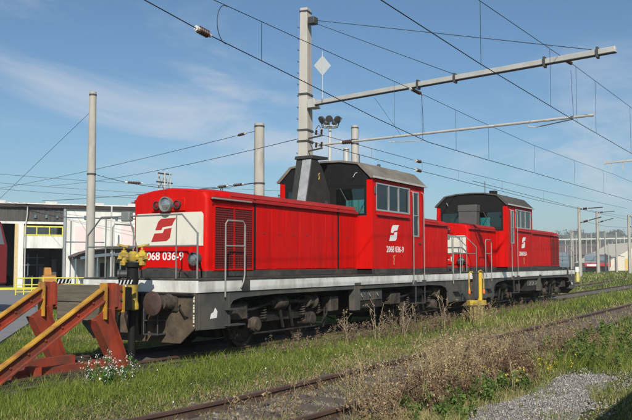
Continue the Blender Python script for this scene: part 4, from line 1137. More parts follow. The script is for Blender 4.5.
# floodlight and lattice masts
fl = thing('floodlight_mast', 'thin tall mast topped by a ring of floodlights right of the square mast', 'floodlight mast', (69.1, 40.3, GZ))
b = MB(); b.lathe((0, 0, 0), (0, 0, 1), [(0, .3), (15.5, .14)], 8); b.build('pole', GALV, fl)
b = MB(); b.tube([(.8 * math.cos(a), .8 * math.sin(a), 15.6) for a in np.linspace(0, 2 * math.pi, 13)], .06, 5); b.tube([(-.8, 0, 15.6), (.8, 0, 15.6)], .05, 5); b.tube([(0, -.8, 15.6), (0, .8, 15.6)], .05, 5); b.build('ring', GALV, fl)
for a in np.linspace(0, 2 * math.pi, 8)[:-1]:
    b = MB(); p = Vector((.95 * math.cos(a), .95 * math.sin(a), 16.3)); d = Vector((math.cos(a), math.sin(a), -.6)).normalized()
    b.tube([(.8 * math.cos(a), .8 * math.sin(a), 15.6), p], .05, 5); b.lathe(p - d * .2, d, [(0, .16), (.1, .30), (.34, .38), (.36, .30)], 10); b.build('floodlight', DARKSTEEL, fl)
lt = thing('lattice_mast', 'distant lattice mast top peeping over the long hood', 'lattice mast', (83.2, 75.0, GZ))
b = MB()
for a, c in ((-1, -1), (1, -1), (1, 1), (-1, 1)): b.tube([(a * .9, c * .9, 0), (a * .5, c * .5, 14.4)], .09, 5)
for z in range(0, 14, 2):
    w = .9 - .4 * z / 14.4
    for (a, c, e, f) in ((-1, -1, 1, -1), (1, -1, 1, 1), (1, 1, -1, 1), (-1, 1, -1, -1)):
        b.tube([(a * w, c * w, z), (e * w, f * w, z + 2)], .05, 4); b.tube([(e * w, f * w, z), (a * w, c * w, z + 2)], .05, 4)
b.build('lattice', GALV, lt)
b = MB(); b.beam((-1.6, 0, 13.0), (1.6, 0, 13.0), .15, .2); b.beam((-1.3, 0, 14.2), (1.3, 0, 14.2), .15, .2); b.build('cross_bar', DARKSTEEL, lt)
mast('slim grey mast between the two cross-arm masts, behind the cab roof', 52.5, 29.2, 10.4, .55, .45, name='steel_mast', m=GALV)

# distant masts at the right
farm = [(111.7, 25.85, 9.4, .75, 'nearest grey mast standing on the grass just past the second locomotive', True),
        (155.5, 32.7, 11.5, .95, 'white mast with insulator crown beside the far electric locomotive', True),
        (156.2, 31.5, 7.9, .5, 'thin plain mast right of the white crowned mast', False),
        (167.8, 31.7, 7.9, .55, 'thin mast in front of the tip of the pale tent roof', False),
        (148.0, 25.8, 10.2, .9, 'thick mast in front of the pale tent roof', True),
        (201.3, 34.2, 12.9, .9, 'tall mast at the right frame edge behind the thick one', True),
        (204.1, 48.9, 10.0, .7, 'slim mast right behind the hood end of the second locomotive', False),
        (203.5, 50.6, 7.5, .5, 'shortest mast peeping beside the hood end of the second locomotive', False)]
for x, y, top, w, lab, arms in farm:
    t = mast(lab, x, y, top, w * .72, w * .5, name='yard_mast', m=CONCRETE, n=6, cap=False, group='catenary masts in the far yard')
    if arms:
        b = MB(); b.tube([(0, 0, top - .3 - GZ), (-.4, -3.2, top - .2 - GZ)], .07, 5); b.tube([(0, 0, top - 2.2 - GZ), (-.4, -3.0, top - 1.5 - GZ)], .07, 5); b.build('bracket_arm', DARKSTEEL, t)
        insulator((-.1, -.5, top - .3 - GZ), (-.2, -1.2, top - .27 - GZ), .16, t); insulator((-.1, -.5, top - 2.1 - GZ), (-.2, -1.3, top - 1.9 - GZ), .16, t)
rf_ = random.Random(5)
for i, (d, px) in enumerate(((300, 563), (185, 569), (230, 574), (240, 584), (210, 589), (260, 598), (190, 606), (250, 610), (280, 618), (220, 622))):
    lat = (px - 316) / 800 * d
    x, y = .856 * d + .517 * lat, .517 * d - .856 * lat
    top = rf_.uniform(6.5, 10.5)
    t = mast(('leftmost', 'second from left', 'third from left', 'fourth from left', 'fifth from left', 'fifth from right', 'fourth from right', 'third from right', 'second from right', 'rightmost')[i] + ' of the ten thinnest plain masts in the far right cluster', x, y, top, .36, .26, name='yard_mast', m=CONCRETE, n=6, cap=False, group='thin masts crowding the far right')
    if i % 2:
        b = MB(); b.tube([(0, 0, top - GZ - .6), (-.4, -2.6, top - GZ - .2)], .06, 4); b.build('bracket_arm', DARKSTEEL, t)
t = thing('signal_gantry', 'thin signal gantry beam across the far yard', 'gantry', (0, 0, 0))
b = MB(); b.beam((190, 62, 7.2), (200, 30, 7.6), .25, .3); b.build('gantry_beam', GALV, t)
for p in ((190, 62), (200, 30)):
    b = MB(); b.beam((p[0], p[1], GZ), (p[0], p[1], 7.2), .3, .3, (1, 0, 0)); b.build('gantry_leg', GALV, t)
wire('carrier_wire', 'faint far wire crossing low right over the second locomotive', [(60, 22, 8.2), (111.7, 25.5, 9.1), (200, 33, 12.2)], .02)
wire('contact_wire', 'faint far wire between the far yard masts', [(111.7, 25.5, 7.5), (155, 31, 8.5), (200, 33, 10.0)], .02)
b = thing('far_cross_arm', 'pale cross arm end entering at the right frame edge', 'cross arm', (62, 12.5, 9.2))
g = MB(); g.beam((0, 0, 0), (-.4, -4, .15), .16, .14); g.build('girder', GALV, b)
g = MB()
for k in (.15, .35): g.tube([(-.4 * k, -4 * k, 0), (-.4 * k, -4 * k, -.55)], .03, 5)
g.build('hanger', GALV, b)

# ------------------------------------------------------------------ depot at the left
dd_ = Vector((0.8217, -0.5698, 0)); dn = Vector((0.5698, 0.8217, 0))
dep_rz = math.atan2(dd_.y, dd_.x)
dp = thing('depot_building', 'white locomotive depot with dark fascia, open bay and yellow framed windows', 'building', (42.8, 49.0, GZ), dep_rz)
# local: x along the facade (0 = column between bays), y into the building, z up
g0 = 0.0
b = MB(); b.box(-14, -3.0, 0.0, .3, 5.05, 6.25); b.box(-3.0, .08, 0, .3, 5.05, 6.25); fa = b.build('fascia', DARKFASCIA, dp)
for k in range(37):
    x = -14 + k * .38
    b = MB(); b.box(x, x + .10, -.03, .0, 5.06, 6.22)
    if k == 0: RIB = b.mesh('fascia_rib', DARKFASCIA, None); put('fascia_rib', RIB, fa)
    else: put('fascia_rib', RIB, fa, (k * .38, 0, 0))
b = MB(); b.box(-14.3, 14.3, -.35, 14, 6.38, 6.47); b.build('roof', WHITEWALL, dp)
b = MB(); b.box(-14.2, 14.2, -.28, -.02, 6.14, 6.379); b.build('gutter', mat('gutter_dark', (.03, .018, .015), .7), dp)
b = MB(); b.box(-14, .1, -.06, .2, 4.88, 5.049); b.build('lintel', WHITEWALL, dp)
b = MB(); b.box(-3.2, -2.82, -.15, .3, 0, 4.879); b.build('pillar', WHITEWALL, dp)
b = MB(); b.box(-3.45, -3.205, -.10, .3, 0, 4.879); b.build('pillar', mat('pillar_ochre', (.55, .42, .22), .8), dp)
b = MB(); b.box(.06, .24, -.2, .3, 0, 6.24); b.build('pillar', mat('pillar_grey', (.25, .27, .27), .6), dp)
wf = MB()
for (x0, x1, z0, z1) in ((-2.80, .05, 4.64, 4.74), (-2.80, .05, 3.99, 4.08), (-2.80, -2.73, 4.08, 4.64), (-1.91, -1.85, 4.08, 4.64), (-.98, -.92, 4.08, 4.64), (-.02, .05, 4.08, 4.64)): wf.box(x0, x1, -.04, .10, z0, z1)
wf = wf.build('window_band', LEMON, dp, smooth=None)
for (x0, x1) in ((-2.73, -1.91), (-1.85, -.98), (-.92, -.02)):
    b = MB(); b.box(x0, x1, .03, .05, 4.08, 4.64); b.build('pane', GLASS_FAR, wf)
b = MB(); b.box(-2.80, .05, 0.0, .2, 3.03, 3.985); b.build('wall_panel', WHITEWALL, dp)
b = MB(); b.box(.245, 14, 0, .3, 0, 6.249); b.build('wall', WHITEWALL, dp)
for (x0, x1, z0, z1) in ((.95, 1.95, 2.9, 4.78), (2.55, 3.0, 2.9, 4.8), (4.5, 5.9, 2.9, 4.8), (7.0, 8.4, 2.9, 4.8)):
    b = MB(); b.box(x0, x1, -.012, -.002, z0, z1); b.build('pink_panel', PINKWALL, dp)
for (xa, za, xb, zb_) in ((.3, 5.45, 5.9, 5.45), (.3, 3.55, 3.2, 3.55), (5.9, 5.9, 9, 5.6)):
    b = MB(); b.tube([(xa, -.06, za), (xb, -.06, zb_)], .025, 5); b.build('wall_pipe', BLUEGREY, dp)
for x in (-2.1, -1.3, -.5, 1.6, 4.0, 6.5):
    b = MB(); b.box(x, x + .18, -.14, -.065, 5.35, 5.6); b.build('wall_lamp', BLUEGREY, dp)
b = MB(); b.tube([(-2.7, -.12, 0), (-2.7, -.12, 4.8), (-2.6, -.2, 5.6), (-2.6, -.3, 6.2)], .05, 6); b.build('down_pipe', GALV, dp)
for x in (-12.0, -8.5, -5.0, -1.2, 2.4, 5.2, 8.2):
    b = MB(); b.box(x, x + .9, 1.0, 1.9, 6.471, 6.72); b.build('roof_vent', GALV, dp, bevel=.03)
# interior of the open bays
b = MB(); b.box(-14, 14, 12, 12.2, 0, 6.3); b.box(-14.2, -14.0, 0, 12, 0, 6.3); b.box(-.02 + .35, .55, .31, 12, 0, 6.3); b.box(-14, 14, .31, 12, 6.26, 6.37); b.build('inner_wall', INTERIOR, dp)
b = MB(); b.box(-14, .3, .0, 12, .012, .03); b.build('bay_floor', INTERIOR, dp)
b = MB()
for x in (-2.2, -1.5): b.box(x, x + .08, 4, 4.08, 0, 2.6)
b.box(-2.6, -.9, 4, 4.08, 1.7, 1.78); b.box(-2.6, -.9, 4, 4.08, 2.3, 2.36); b.build('inner_rack', BLUEGREY, dp)
for (x0, x1, y0, z1, mm) in ((-1.4, -.9, 3.0, 1.6, BOXGREY), (-2.6, -1.9, 2.2, .9, BLUEGREY), (-.45, -.1, 2.5, 2.2, BOXGREY)):
    b = MB(); b.box(x0, x1, y0, y0 + .5, .031, z1); b.build('workshop_cabinet', mm, dp, bevel=.02)
b = MB(); b.box(.60, .66, -.08, -.013, 0, 5.2); b.build('down_pipe', BLUEGREY, dp)
b = MB(); b.box(3.2, 3.3, -2.9, -2.8, 0, 6.2); b.box(3.45, 3.5, -2.9, -2.85, 0, 5.0); b.build('light_pole', GALV, dp)
om = thing('yard_machine', 'orange yard machine parked in the open depot bay', 'machine', (41.9, 49.4, GZ), dep_rz)
b = MB(); b.box(-.45, .55, -.3, .7, .35, .95); b.prism([(-.35, .95), (.25, .95), (.15, 1.55), (-.3, 1.55)], 'y', -.25, .6); b.build('body', ORANGE, om, bevel=.05)
for x in (-.28, .38):
    b = MB(); b.lathe((x, -.32, .25), (0, 1, 0), [(0, .12), (.01, .25), (.18, .25), (.19, .12)], 12); b.build('wheel', BLACK, om)
b = MB(); b.box(-.55, -.45, -.25, .65, .5, .8); b.build('bumper', YELLOW, om)
cn = thing('arched_canopy', 'dark arched canopy with blue arc beam in front of the white depot wall', 'canopy', (42.8, 49.0, GZ), dep_rz)
arc = [(.45, 2.42), (1.0, 2.68), (1.85, 2.93), (2.9, 3.05), (4.2, 3.09), (5.6, 3.05), (6.8, 2.93), (7.8, 2.68), (8.4, 2.42)]
b = MB(); poly = arc + [(x, z - .10) for x, z in reversed(arc)]
b.prism(poly, 'y', -3.2, -.05); b.build('canopy_roof', mat('canopy_roof', (.10, .075, .07), .8, var=.2), cn, smooth=20)
b = MB(); arc2 = [(x, z - .52 + (.0 if 1 < x < 7.6 else .1)) for x, z in arc[1:-1]]
b.prism([(x, z + .10) for x, z in arc2] + [(x, z - .10) for x, z in reversed(arc2)], 'y', -3.0, -2.9); b.build('arc_beam', BLUEGREY, cn, smooth=20)
b = MB(); b.prism([(x, z - .11) for x, z in arc] + [(8.4, 2.2), (.45, 2.2)], 'y', -2.6, -2.55); b.build('tympanum', mat('tympanum', (.16, .12, .12), .8), cn)
for x in (.62, 2.2, 3.9, 5.6, 7.3):
    b = MB(); b.box(x, x + .1, -2.95, -2.85, 0, 2.3); b.build('canopy_post', BLUEGREY, cn)
for (x0, x1) in ((1.9, 2.15), (2.9, 3.4), (4.1, 4.9), (5.2, 5.55)):
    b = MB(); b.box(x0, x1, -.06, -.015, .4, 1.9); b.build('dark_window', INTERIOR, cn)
# yellow safety railing
sr = thing('safety_railing', 'lemon yellow safety railing along the yard in front of the depot', 'railing', (42.8 - dn.x * 14, 49.0 - dn.y * 14, GZ), dep_rz)
for z, r_ in ((1.0, .035), (.60, .03), (.18, .03)):
    b = MB(); b.tube([(-4.15, 0, z), (3.6, 0, z)], r_, 6); b.build('rail_bar', LEMON, sr)
for x in (-4.15, -3.7, -3.25, -2.6, -1.85, -1.25, -.65, .0, .45, 1.1, 1.9, 2.7, 3.6):
    b = MB(); b.tube([(x, 0, 0), (x, 0, 1.0)], .035, 6); b.build('railing_post', LEMON, sr)
yb_ = thing('low_barrier', 'low yellow barrier bar beside the dark wagon edge at far left', 'barrier', (23.5, 30.5, GZ), R(-30))
b = MB(); b.beam((-3, 0, .75), (1.6, 0, .75), .06, .10); b.build('barrier_bar', LEMON, yb_)
for x in (-2.5, -.3, 1.5):
    b = MB(); b.beam((x, 0, 0), (x, 0, .70), .07, .07, (1, 0, 0)); b.build('barrier_leg', LEMON, yb_)
# dark red rail vehicle at the far left edge
rc = thing('red_rail_vehicle', 'dark red rail vehicle with grey window band cut by the left frame edge', 'rail vehicle', (12.2, 26.0, 0))
b = MB(); b.prism([(0, .95), (7.9, .95), (7.9, 2.4), (7.6, 3.3), (7.2, 3.5), (0, 3.5)], 'y', 0, 2.8); b.build('body', mat('dark_red', (.20, .02, .025), .5, var=.15), rc, bevel=.06)
b = MB(); b.prism([(6.6, 2.45), (7.72, 2.45), (7.5, 3.2), (6.6, 3.2)], 'y', -.012, .0); b.build('side_window', mat('window_grey', (.16, .18, .20), .3), rc)
b = MB(); b.box(0, 7.7, .3, 2.5, .35, .949); b.build('under_frame', BLACK, rc)
for x in (1.2, 3.2, 5.4, 7.0):
    b = MB(); b.lathe((x, .62, .46), (0, 1, 0), [(0, .40), (.02, .47), (.12, .46), (.14, .5)], 20); b.cyl((x, .6, .46), (x, 2.2, .46), .08); b.lathe((x, 2.18, .46), (0, -1, 0), [(0, .40), (.02, .47), (.12, .46), (.14, .5)], 20); b.build('wheelset', GRIME, rc)
for v in (.55, 2.25):
    b = MB(); b.lathe((7.9, v, 1.05), (1, 0, 0), [(0, .12), (.4, .1), (.41, .2), (.46, .2)], 12); b.build('buffer', BLACK, rc)

# ------------------------------------------------------------------ far right background
def hills():
    n = 60
    xs = np.linspace(-1, 1, n)
    c = Vector((930, 200, 0)); d = Vector((0.53, -0.85, 0)).normalized() * 700
    vs = []
    for k, s in enumerate(xs):
        p = c + d * s
        h = 22 + 16 * vnoise([s * 10 + 40], [0.5], 1.0, 4)[0] + 7 * vnoise([s * 60], [1.5], 1.0, 9)[0]
        vs += [(p.x - 260, p.y - 150, GZ - 1), (p.x - 90, p.y - 50, h * .6), (p.x, p.y, h), (p.x + 300, p.y + 160, GZ - 1)]
    fs = []
    for k in range(n - 1):
        for j in range(3): fs.append((k * 4 + j, k * 4 + j + 1, (k + 1) * 4 + j + 1, (k + 1) * 4 + j))
    b = MB(); b.add(vs, fs)
    o = b.build('hills', mat('hill_meadow', (.085, .105, .055), .95, var=.3, scale=.02, col2=(.05, .07, .04), thr=.52), smooth=80)
    tag(o, 'low wooded hills on the horizon at the right', kind='structure')
    return c, d
hc, hd_ = hills()
# hillside woods, one mass
def leaf_cloud(name, centers, radii, n_each, size, base, label, kind=None):
    V, T = [], []
    for (c, r) in zip(centers, radii):
        p = rng.normal(size=(n_each, 3)); p /= np.linalg.norm(p, axis=1)[:, None]
        p *= (rng.random((n_each, 1)) ** 0.45) * np.array(r); p += np.array(c)
        for j in range(3):
            pass
        off = rng.normal(size=(n_each, 3, 3)) * size
        V.append((p[:, None, :] + off).reshape(-1, 3))
        T.append(np.repeat(np.array(base) * (0.55 + 0.9 * rng.random((n_each, 1))), 3, 0))
    V = np.concatenate(V); T = np.concatenate(T)
    me = mesh_np(name, V, np.arange(len(V)), np.full(len(V) // 3, 3), STALK, T)
    o = put(name, me)
    return tag(o, label, kind=kind)
cs, rs = [], []
for k in range(170):
    s = rng.uniform(-.75, .75); q = rng.uniform(-200, 60)
    p = hc + hd_ * s
    cs.append((p.x + q * .86, p.y + q * .5, 12 + (200 + q) * .10 + rng.uniform(-3, 3))); rs.append((rng.uniform(7, 17), rng.uniform(7, 17), rng.uniform(3.5, 6.5)))
leaf_cloud('hillside_wood', cs, rs, 260, .9, (.050, .072, .042), 'dark woods on the far hills', 'stuff')
for i, (x, y, z, r_, lab) in enumerate(((560, 150, 9, 7, 'round dark tree on the far ridge left of the white mast'), (570, 128, 10, 8, 'broad dark tree on the far ridge right of the white mast'), (585, 110, 9, 6, 'dark tree standing behind the pale tent roof'))):
    t = thing('far_tree', lab, 'tree', (x, y, GZ), 0, 'far trees on the ridge')
    b = MB(); b.lathe((0, 0, 0), (0, 0, 1), [(0, .6), (z, .3)], 6); b.build('trunk', SLEEPER, t)
    cs = [(rng.normal() * r_ * .5, rng.normal() * r_ * .5, z + rng.uniform(0, r_ * .8)) for _ in range(7)]
    c = leaf_cloud('crown', cs, [(r_ * .5,) * 3] * 7, 140, .7, (.05, .07, .035), None); c.parent = t
# long halls, tent, far electric locomotive
def hall(label, p, length, width, h, rise, rz, wm, rm, doors=6):
    t = thing('industrial_hall', label, 'building', p, rz)
    b = MB(); b.box(0, length, 0, width, 0, h); w = b.build('wall', wm, t)
    b = MB(); b.prism([(-.4, h), (width / 2, h + rise), (width + .4, h), (width + .4, h + .25), (width / 2, h + rise + .3), (-.4, h + .25)], 'x', -.5, length + .5); b.build('roof', rm, t)
    for k in range(doors):
        x = length * (k + .3) / doors
        b = MB(); b.box(x, x + length / doors * .55, -.15, -.01, .2, h * .6); b.build('gate', INTERIOR, t)
        b = MB(); b.box(x, x + length / doors * .55, -.12, -.01, h * .68, h * .85); b.build('window', GLASS_FAR, t)
    return t
hall('long dark industrial hall with brown roof behind the far masts', (262, 84, GZ), 70, 20, 4.6, 2.4, R(-62), FARWALL, FARROOF, 9)
hall('paler low hall behind the long dark one', (330, 120, GZ), 90, 22, 7.5, 2.5, R(-62), BLOCKPALE, FARROOF, 8)
tn = thing('storage_tent', 'pale canvas storage tent at the right frame edge', 'tent', (208.5, 41.5, GZ), R(-60))
b = MB(); b.prism([(0, 0), (0, 1.9), (-.6, 1.9), (9, 7.2), (18.6, 1.9), (18, 1.9), (18, 0)], 'y', 0, 26); b.build('canvas', TENT, tn)
b = MB(); b.box(4.2, 6.2, -.06, -.01, 0, 3.0); b.build('tent_door', mat('tent_door', (.6, .42, .14), .7), tn)
def far_loco(label, p, rz, length, colu, coll, front):
    t = thing('electric_locomotive' if front else 'rail_coach', label, 'locomotive' if front else 'coach', p, rz)
    b = MB(); b.prism([(-1.45, .9), (1.45, .9), (1.45, 1.75), (-1.45, 1.75)], 'x', 0, length); b.build('lower_body', coll, t, bevel=.1)
    b = MB(); b.loft([[(0.05, -1.44, 1.752), (0.05, 1.44, 1.752), (.55, 1.35, 3.3), (.8, .9, 3.75), (.8, -.9, 3.75), (.55, -1.35, 3.3)], [(length, -1.44, 1.752), (length, 1.44, 1.752), (length, 1.35, 3.3), (length, .9, 3.75), (length, -.9, 3.75), (length, -1.35, 3.3)]]); b.build('upper_body', colu, t)
    b = MB(); b.box(.3, length, -1.2, 1.2, .2, .899); b.build('bogie', BLACK, t)
    b = MB(); b.add([(.17, -1.2, 2.3), (.17, 1.2, 2.3), (.42, 1.1, 3.2), (.42, -1.1, 3.2), (.12, -1.2, 2.3), (.12, 1.2, 2.3), (.37, 1.1, 3.2), (.37, -1.1, 3.2)], [(0, 1, 2, 3), (4, 5, 6, 7), (0, 1, 5, 4), (2, 3, 7, 6), (1, 2, 6, 5), (0, 3, 7, 4)]); b.build('windscreen', BLUEGREY, t)
    if front:
        b = MB(); b.box(-.04, -.005, -.9, .9, 1.1, 1.5); b.build('number_band', WHITE, t)
        b = MB()
        for v in (-1.05, 1.05): b.lathe((-.005, v, 1.3), (-1, 0, 0), [(0, .16), (.05, .16)], 10)
        b.build('headlight', LENS, t)
        b = MB(); b.tube([(3, -.8, 3.8), (1.8, -.8, 4.5), (3.2, -.8, 5.1)], .05, 4); b.tube([(3.2, -.9, 5.1), (3.2, .9, 5.1)], .06, 4); b.build('pantograph', DARKSTEEL, t)
    return t
GREYLOCO = mat('grey_loco', (.11, .125, .14), .5, var=.1); REDLOCO = mat('red_loco', (.45, .03, .03), .5, var=.1)
far_loco('far electric locomotive with grey upper body and red front, between the yard masts', (168, 36.6, 0), R(12), 15, GREYLOCO, REDLOCO, True)
far_loco('far red coach left of the tent roof', (196, 40.5, 0), R(8), 24, mat('coach_dark', (.05, .05, .055), .5), REDLOCO, False)
far_loco('far grey wagon standing directly beyond the second locomotive', (150, 38.2, 0), R(12), 14, BLUEGREY, BLUEGREY, False)
mk = thing('marker_post', 'small yellow and white marker post on the grass near the right masts', 'marker post', (83, 19.5, GZ))
b = MB(); b.lathe((0, 0, 0), (0, 0, 1), [(0, .22), (.5, .2), (1.0, .12)], 8); b.build('base', mat('marker_yellow', (.55, .45, .15), .7), mk)
b = MB(); b.box(-.1, .1, -.16, .16, 1.0, 1.5); b.build('marker_plate', WHITE, mk)

# covered wagon on the track right of the camera; only its shade shows, at the lower right
wg = thing('covered_wagon', 'brown covered wagon standing right of the photographer, throwing the corner shadow', 'wagon', (0, 0, 0))
b = MB(); b.prism([(-3.5, 1.1), (-.72, 1.1), (-.72, 3.42), (-1.3, 3.75), (-2.1, 3.85), (-2.9, 3.75), (-3.5, 3.42)], 'x', -2.0, 12.0); b.build('body', WAGON, wg)
b = MB()
for k in range(15): b.box(-1.9 + k * .98, -1.84 + k * .98, -.72, -.68, 1.12, 3.4)
b.build('wall_rib', WAGON, wg)
b = MB(); b.box(-2, 12, -3.3, -.9, .85, 1.098); b.build('under_frame', BLACK, wg)
for x in (.5, 9.5):
    b = MB(); b.lathe((x, -1.3, .46), (0, 1, 0), [(0, .40), (.02, .46), (.12, .46), (.13, .4)], 16); b.lathe((x, -2.9, .46), (0, -1, 0), [(0, .40), (.02, .46), (.12, .46), (.13, .4)], 16); b.cyl((x, -2.9, .46), (x, -1.3, .46), .08); b.build('wheelset', GRIME, wg)

# ------------------------------------------------------------------ vegetation and stones
F_ANG = math.atan2(cam_fwd.y, cam_fwd.x)
def scatter(n, r0, r1, k):
    """Points round the viewpoint, thinning out with distance (areal density ~ r^-k)."""
    u = rng.random(n)
    e = 2 - k
    if abs(e) < 1e-6: r = r0 * (r1 / r0) ** u
    else: r = (r0 ** e + u * (r1 ** e - r0 ** e)) ** (1 / e)
    a = F_ANG + (rng.random(n) - 0.5) * 2 * R(29)
    return r * np.cos(a), r * np.sin(a), r
def trk(x):
    x = np.asarray(x); t = np.clip(x - 36, 0, None)
    return LY + 0.00045 * np.minimum(t, 60) ** 2 + np.clip(t - 60, 0, None) * .054
def in_path(x, y):
    top = 3.36 + .30 * (vnoise(x, y, 1.1, 21) - .5) * 2
    bot = 2.45 + .07 * np.clip(x - 11, 0, 3) + .38 * (vnoise(x, y, .9, 22) - .5) * 2
    return (y < top) & (y > bot) & (x < 13.9 + .6 * (vnoise(y, x, .8, 23) - .5))
def gz(x, y):
    bump = (vnoise(x, y, 1.7, 3) - 0.5) * 0.07 + (vnoise(x, y, 5, 5) - 0.5) * 0.08
    flat = np.clip((np.abs(y - LY) - 1.6), 0, 1) * np.clip((np.abs(y - FY) - 1.5) / 0.8, 0, 1)
    path = np.clip(np.abs(y - 2.9) - .8, 0, 1); path = np.where(x > 16, 1, path)
    return GZ + bump * flat * path - .01
def cover(x, y):
    """Grass density (0..1), height factor, dryness (0..1)."""
    dl = np.abs(y - trk(x)); df = np.abs(y - FY)
    p1 = vnoise(x, y, 1.3, 1); p2 = vnoise(x, y, .45, 2); p3 = vnoise(x, y, 3.5, 8)
    d = .55 + .75 * p1
    d = np.where(p2 < .22, d * .45, d)
    d = d * np.where((p3 < .33) & (y > 6.6), .65, 1)
    h = .75 + .6 * p2
    dry = np.clip(.15 + .6 * (p1 - .45) + .5 * (p3 - .5), 0, 1)
    # dry fringe along the foreground track
    fr = np.clip(1 - np.abs(df - 1.35) / .9, 0, 1)
    dry = np.clip(dry + fr * .55, 0, 1)
    tr = df < 1.05
    d = np.where(tr, .14 + .9 * np.clip(p1 - .45, 0, 1), d); dry = np.where(tr, .45 + .4 * p2, dry)
    p4 = vnoise(x, y, .8, 12)
    d = np.where((p4 < .36) & (y < 8.3), d * (.25 + p4), d)
    d = np.where(dl < .8, .05 + .3 * np.clip(p2 - .6, 0, 1), d)
    lush = (y > 8.1) & (y < 10.13)
    h = np.where(lush, h * (1.25 + .5 * np.clip((y - 9.5) / .5, 0, 1)), h); d = np.where((y > 9.3) & (y < 10.14), np.maximum(d, .8), d); dry = np.where(lush, dry * .6, dry)
    right = (y < 4.4) & (x > 14)
    h = np.where(right, h * 1.9, h); dry = np.where(right, dry * .6, dry)
    edge = (y < 4.3) & (y > 3.4); d = np.where(edge, d * 1.2, d); h = np.where(edge, h * 1.4, h); dry = np.where(edge & (x < 14), dry + .25, dry)
    d = np.where(in_path(x, y), .03 + .6 * np.clip(p2 - .68, 0, 1) * 2, d)
    d = np.where((y < 2.5) & (x < 14), d * .75, d)
    d = np.where((y > x + 3.7) & (y > 13), 0, d)
    pale = (x > 18) & (x < 32) & (y > 7.2) & (y < 8.6)
    dry = np.where(pale, dry + .3, dry)
    return np.clip(d, 0, 1), h, np.clip(dry, 0, 1)
GREEN1, GREEN2, STRAW = np.array((.095, .150, .016)), np.array((.205, .245, .042)), np.array((.42, .36, .16))
def grass(name, n, r0, r1, k, hmin, hmax, w, label, seg=2, wk=0.0):
    x, y, r = scatter(n, r0, r1, k)
    d, hf, dry = cover(x, y)
    keep = rng.random(n) < d
    x, y, r, hf, dry = x[keep], y[keep], r[keep], hf[keep], dry[keep]
    m = len(x)
    h = (hmin + (hmax - hmin) * rng.random(m) ** 1.6) * hf
    ww = w * (0.6 + 0.8 * rng.random(m)) * (1 + wk * (r - r0) / r0)
    a = rng.random(m) * 2 * math.pi; la = rng.random(m) * 2 * math.pi; ln = (0.15 + .75 * rng.random(m)) * h
    z = gz(x, y)
    sx, sy = np.cos(a) * ww / 2, np.sin(a) * ww / 2
    lx, ly = np.cos(la) * ln, np.sin(la) * ln
    isdry = rng.random(m) < dry
    mixg = rng.random((m, 1))
    col = GREEN1 * (1 - mixg) + GREEN2 * mixg
    col = np.where(isdry[:, None], STRAW * (.55 + .6 * rng.random((m, 1))), col * (.65 + .7 * rng.random((m, 1))))
    if seg == 2:
        V = np.empty((m, 5, 3))
        V[:, 0] = np.stack([x - sx, y - sy, z - .01], 1); V[:, 1] = np.stack([x + sx, y + sy, z - .01], 1)
        V[:, 2] = np.stack([x - sx * .75 + lx * .3, y - sy * .75 + ly * .3, z + h * .55], 1); V[:, 3] = np.stack([x + sx * .75 + lx * .3, y + sy * .75 + ly * .3, z + h * .55], 1)
        V[:, 4] = np.stack([x + lx, y + ly, z + h], 1)
        base = (np.arange(m) * 5)[:, None]
        F = (base + np.array([[0, 1, 3, 2, 2, 3, 4]])).ravel()
        lc = np.tile([4, 3], m); nv = 5
    else:
        V = np.empty((m, 3, 3))
        V[:, 0] = np.stack([x - sx, y - sy, z - .01], 1); V[:, 1] = np.stack([x + sx, y + sy, z - .01], 1); V[:, 2] = np.stack([x + lx, y + ly, z + h], 1)
        F = np.arange(m * 3); lc = np.full(m, 3); nv = 3
    me = mesh_np(name, V.reshape(-1, 3), F, lc, BLADE, np.repeat(col, nv, 0))
    return tag(put(name, me), label, kind='stuff')
grass('grass', 300000, 8.0, 22, 1.6, .035, .125, .0085, 'short green and straw coloured grass between the tracks', 2)
grass('grass', 150000, 22, 60, 1.7, .08, .20, .020, 'grass further back beside the second locomotive', 1, .9)
grass('grass', 45000, 60, 170, 1.7, .15, .35, .07, 'far grass in the yard', 1, 1.0)

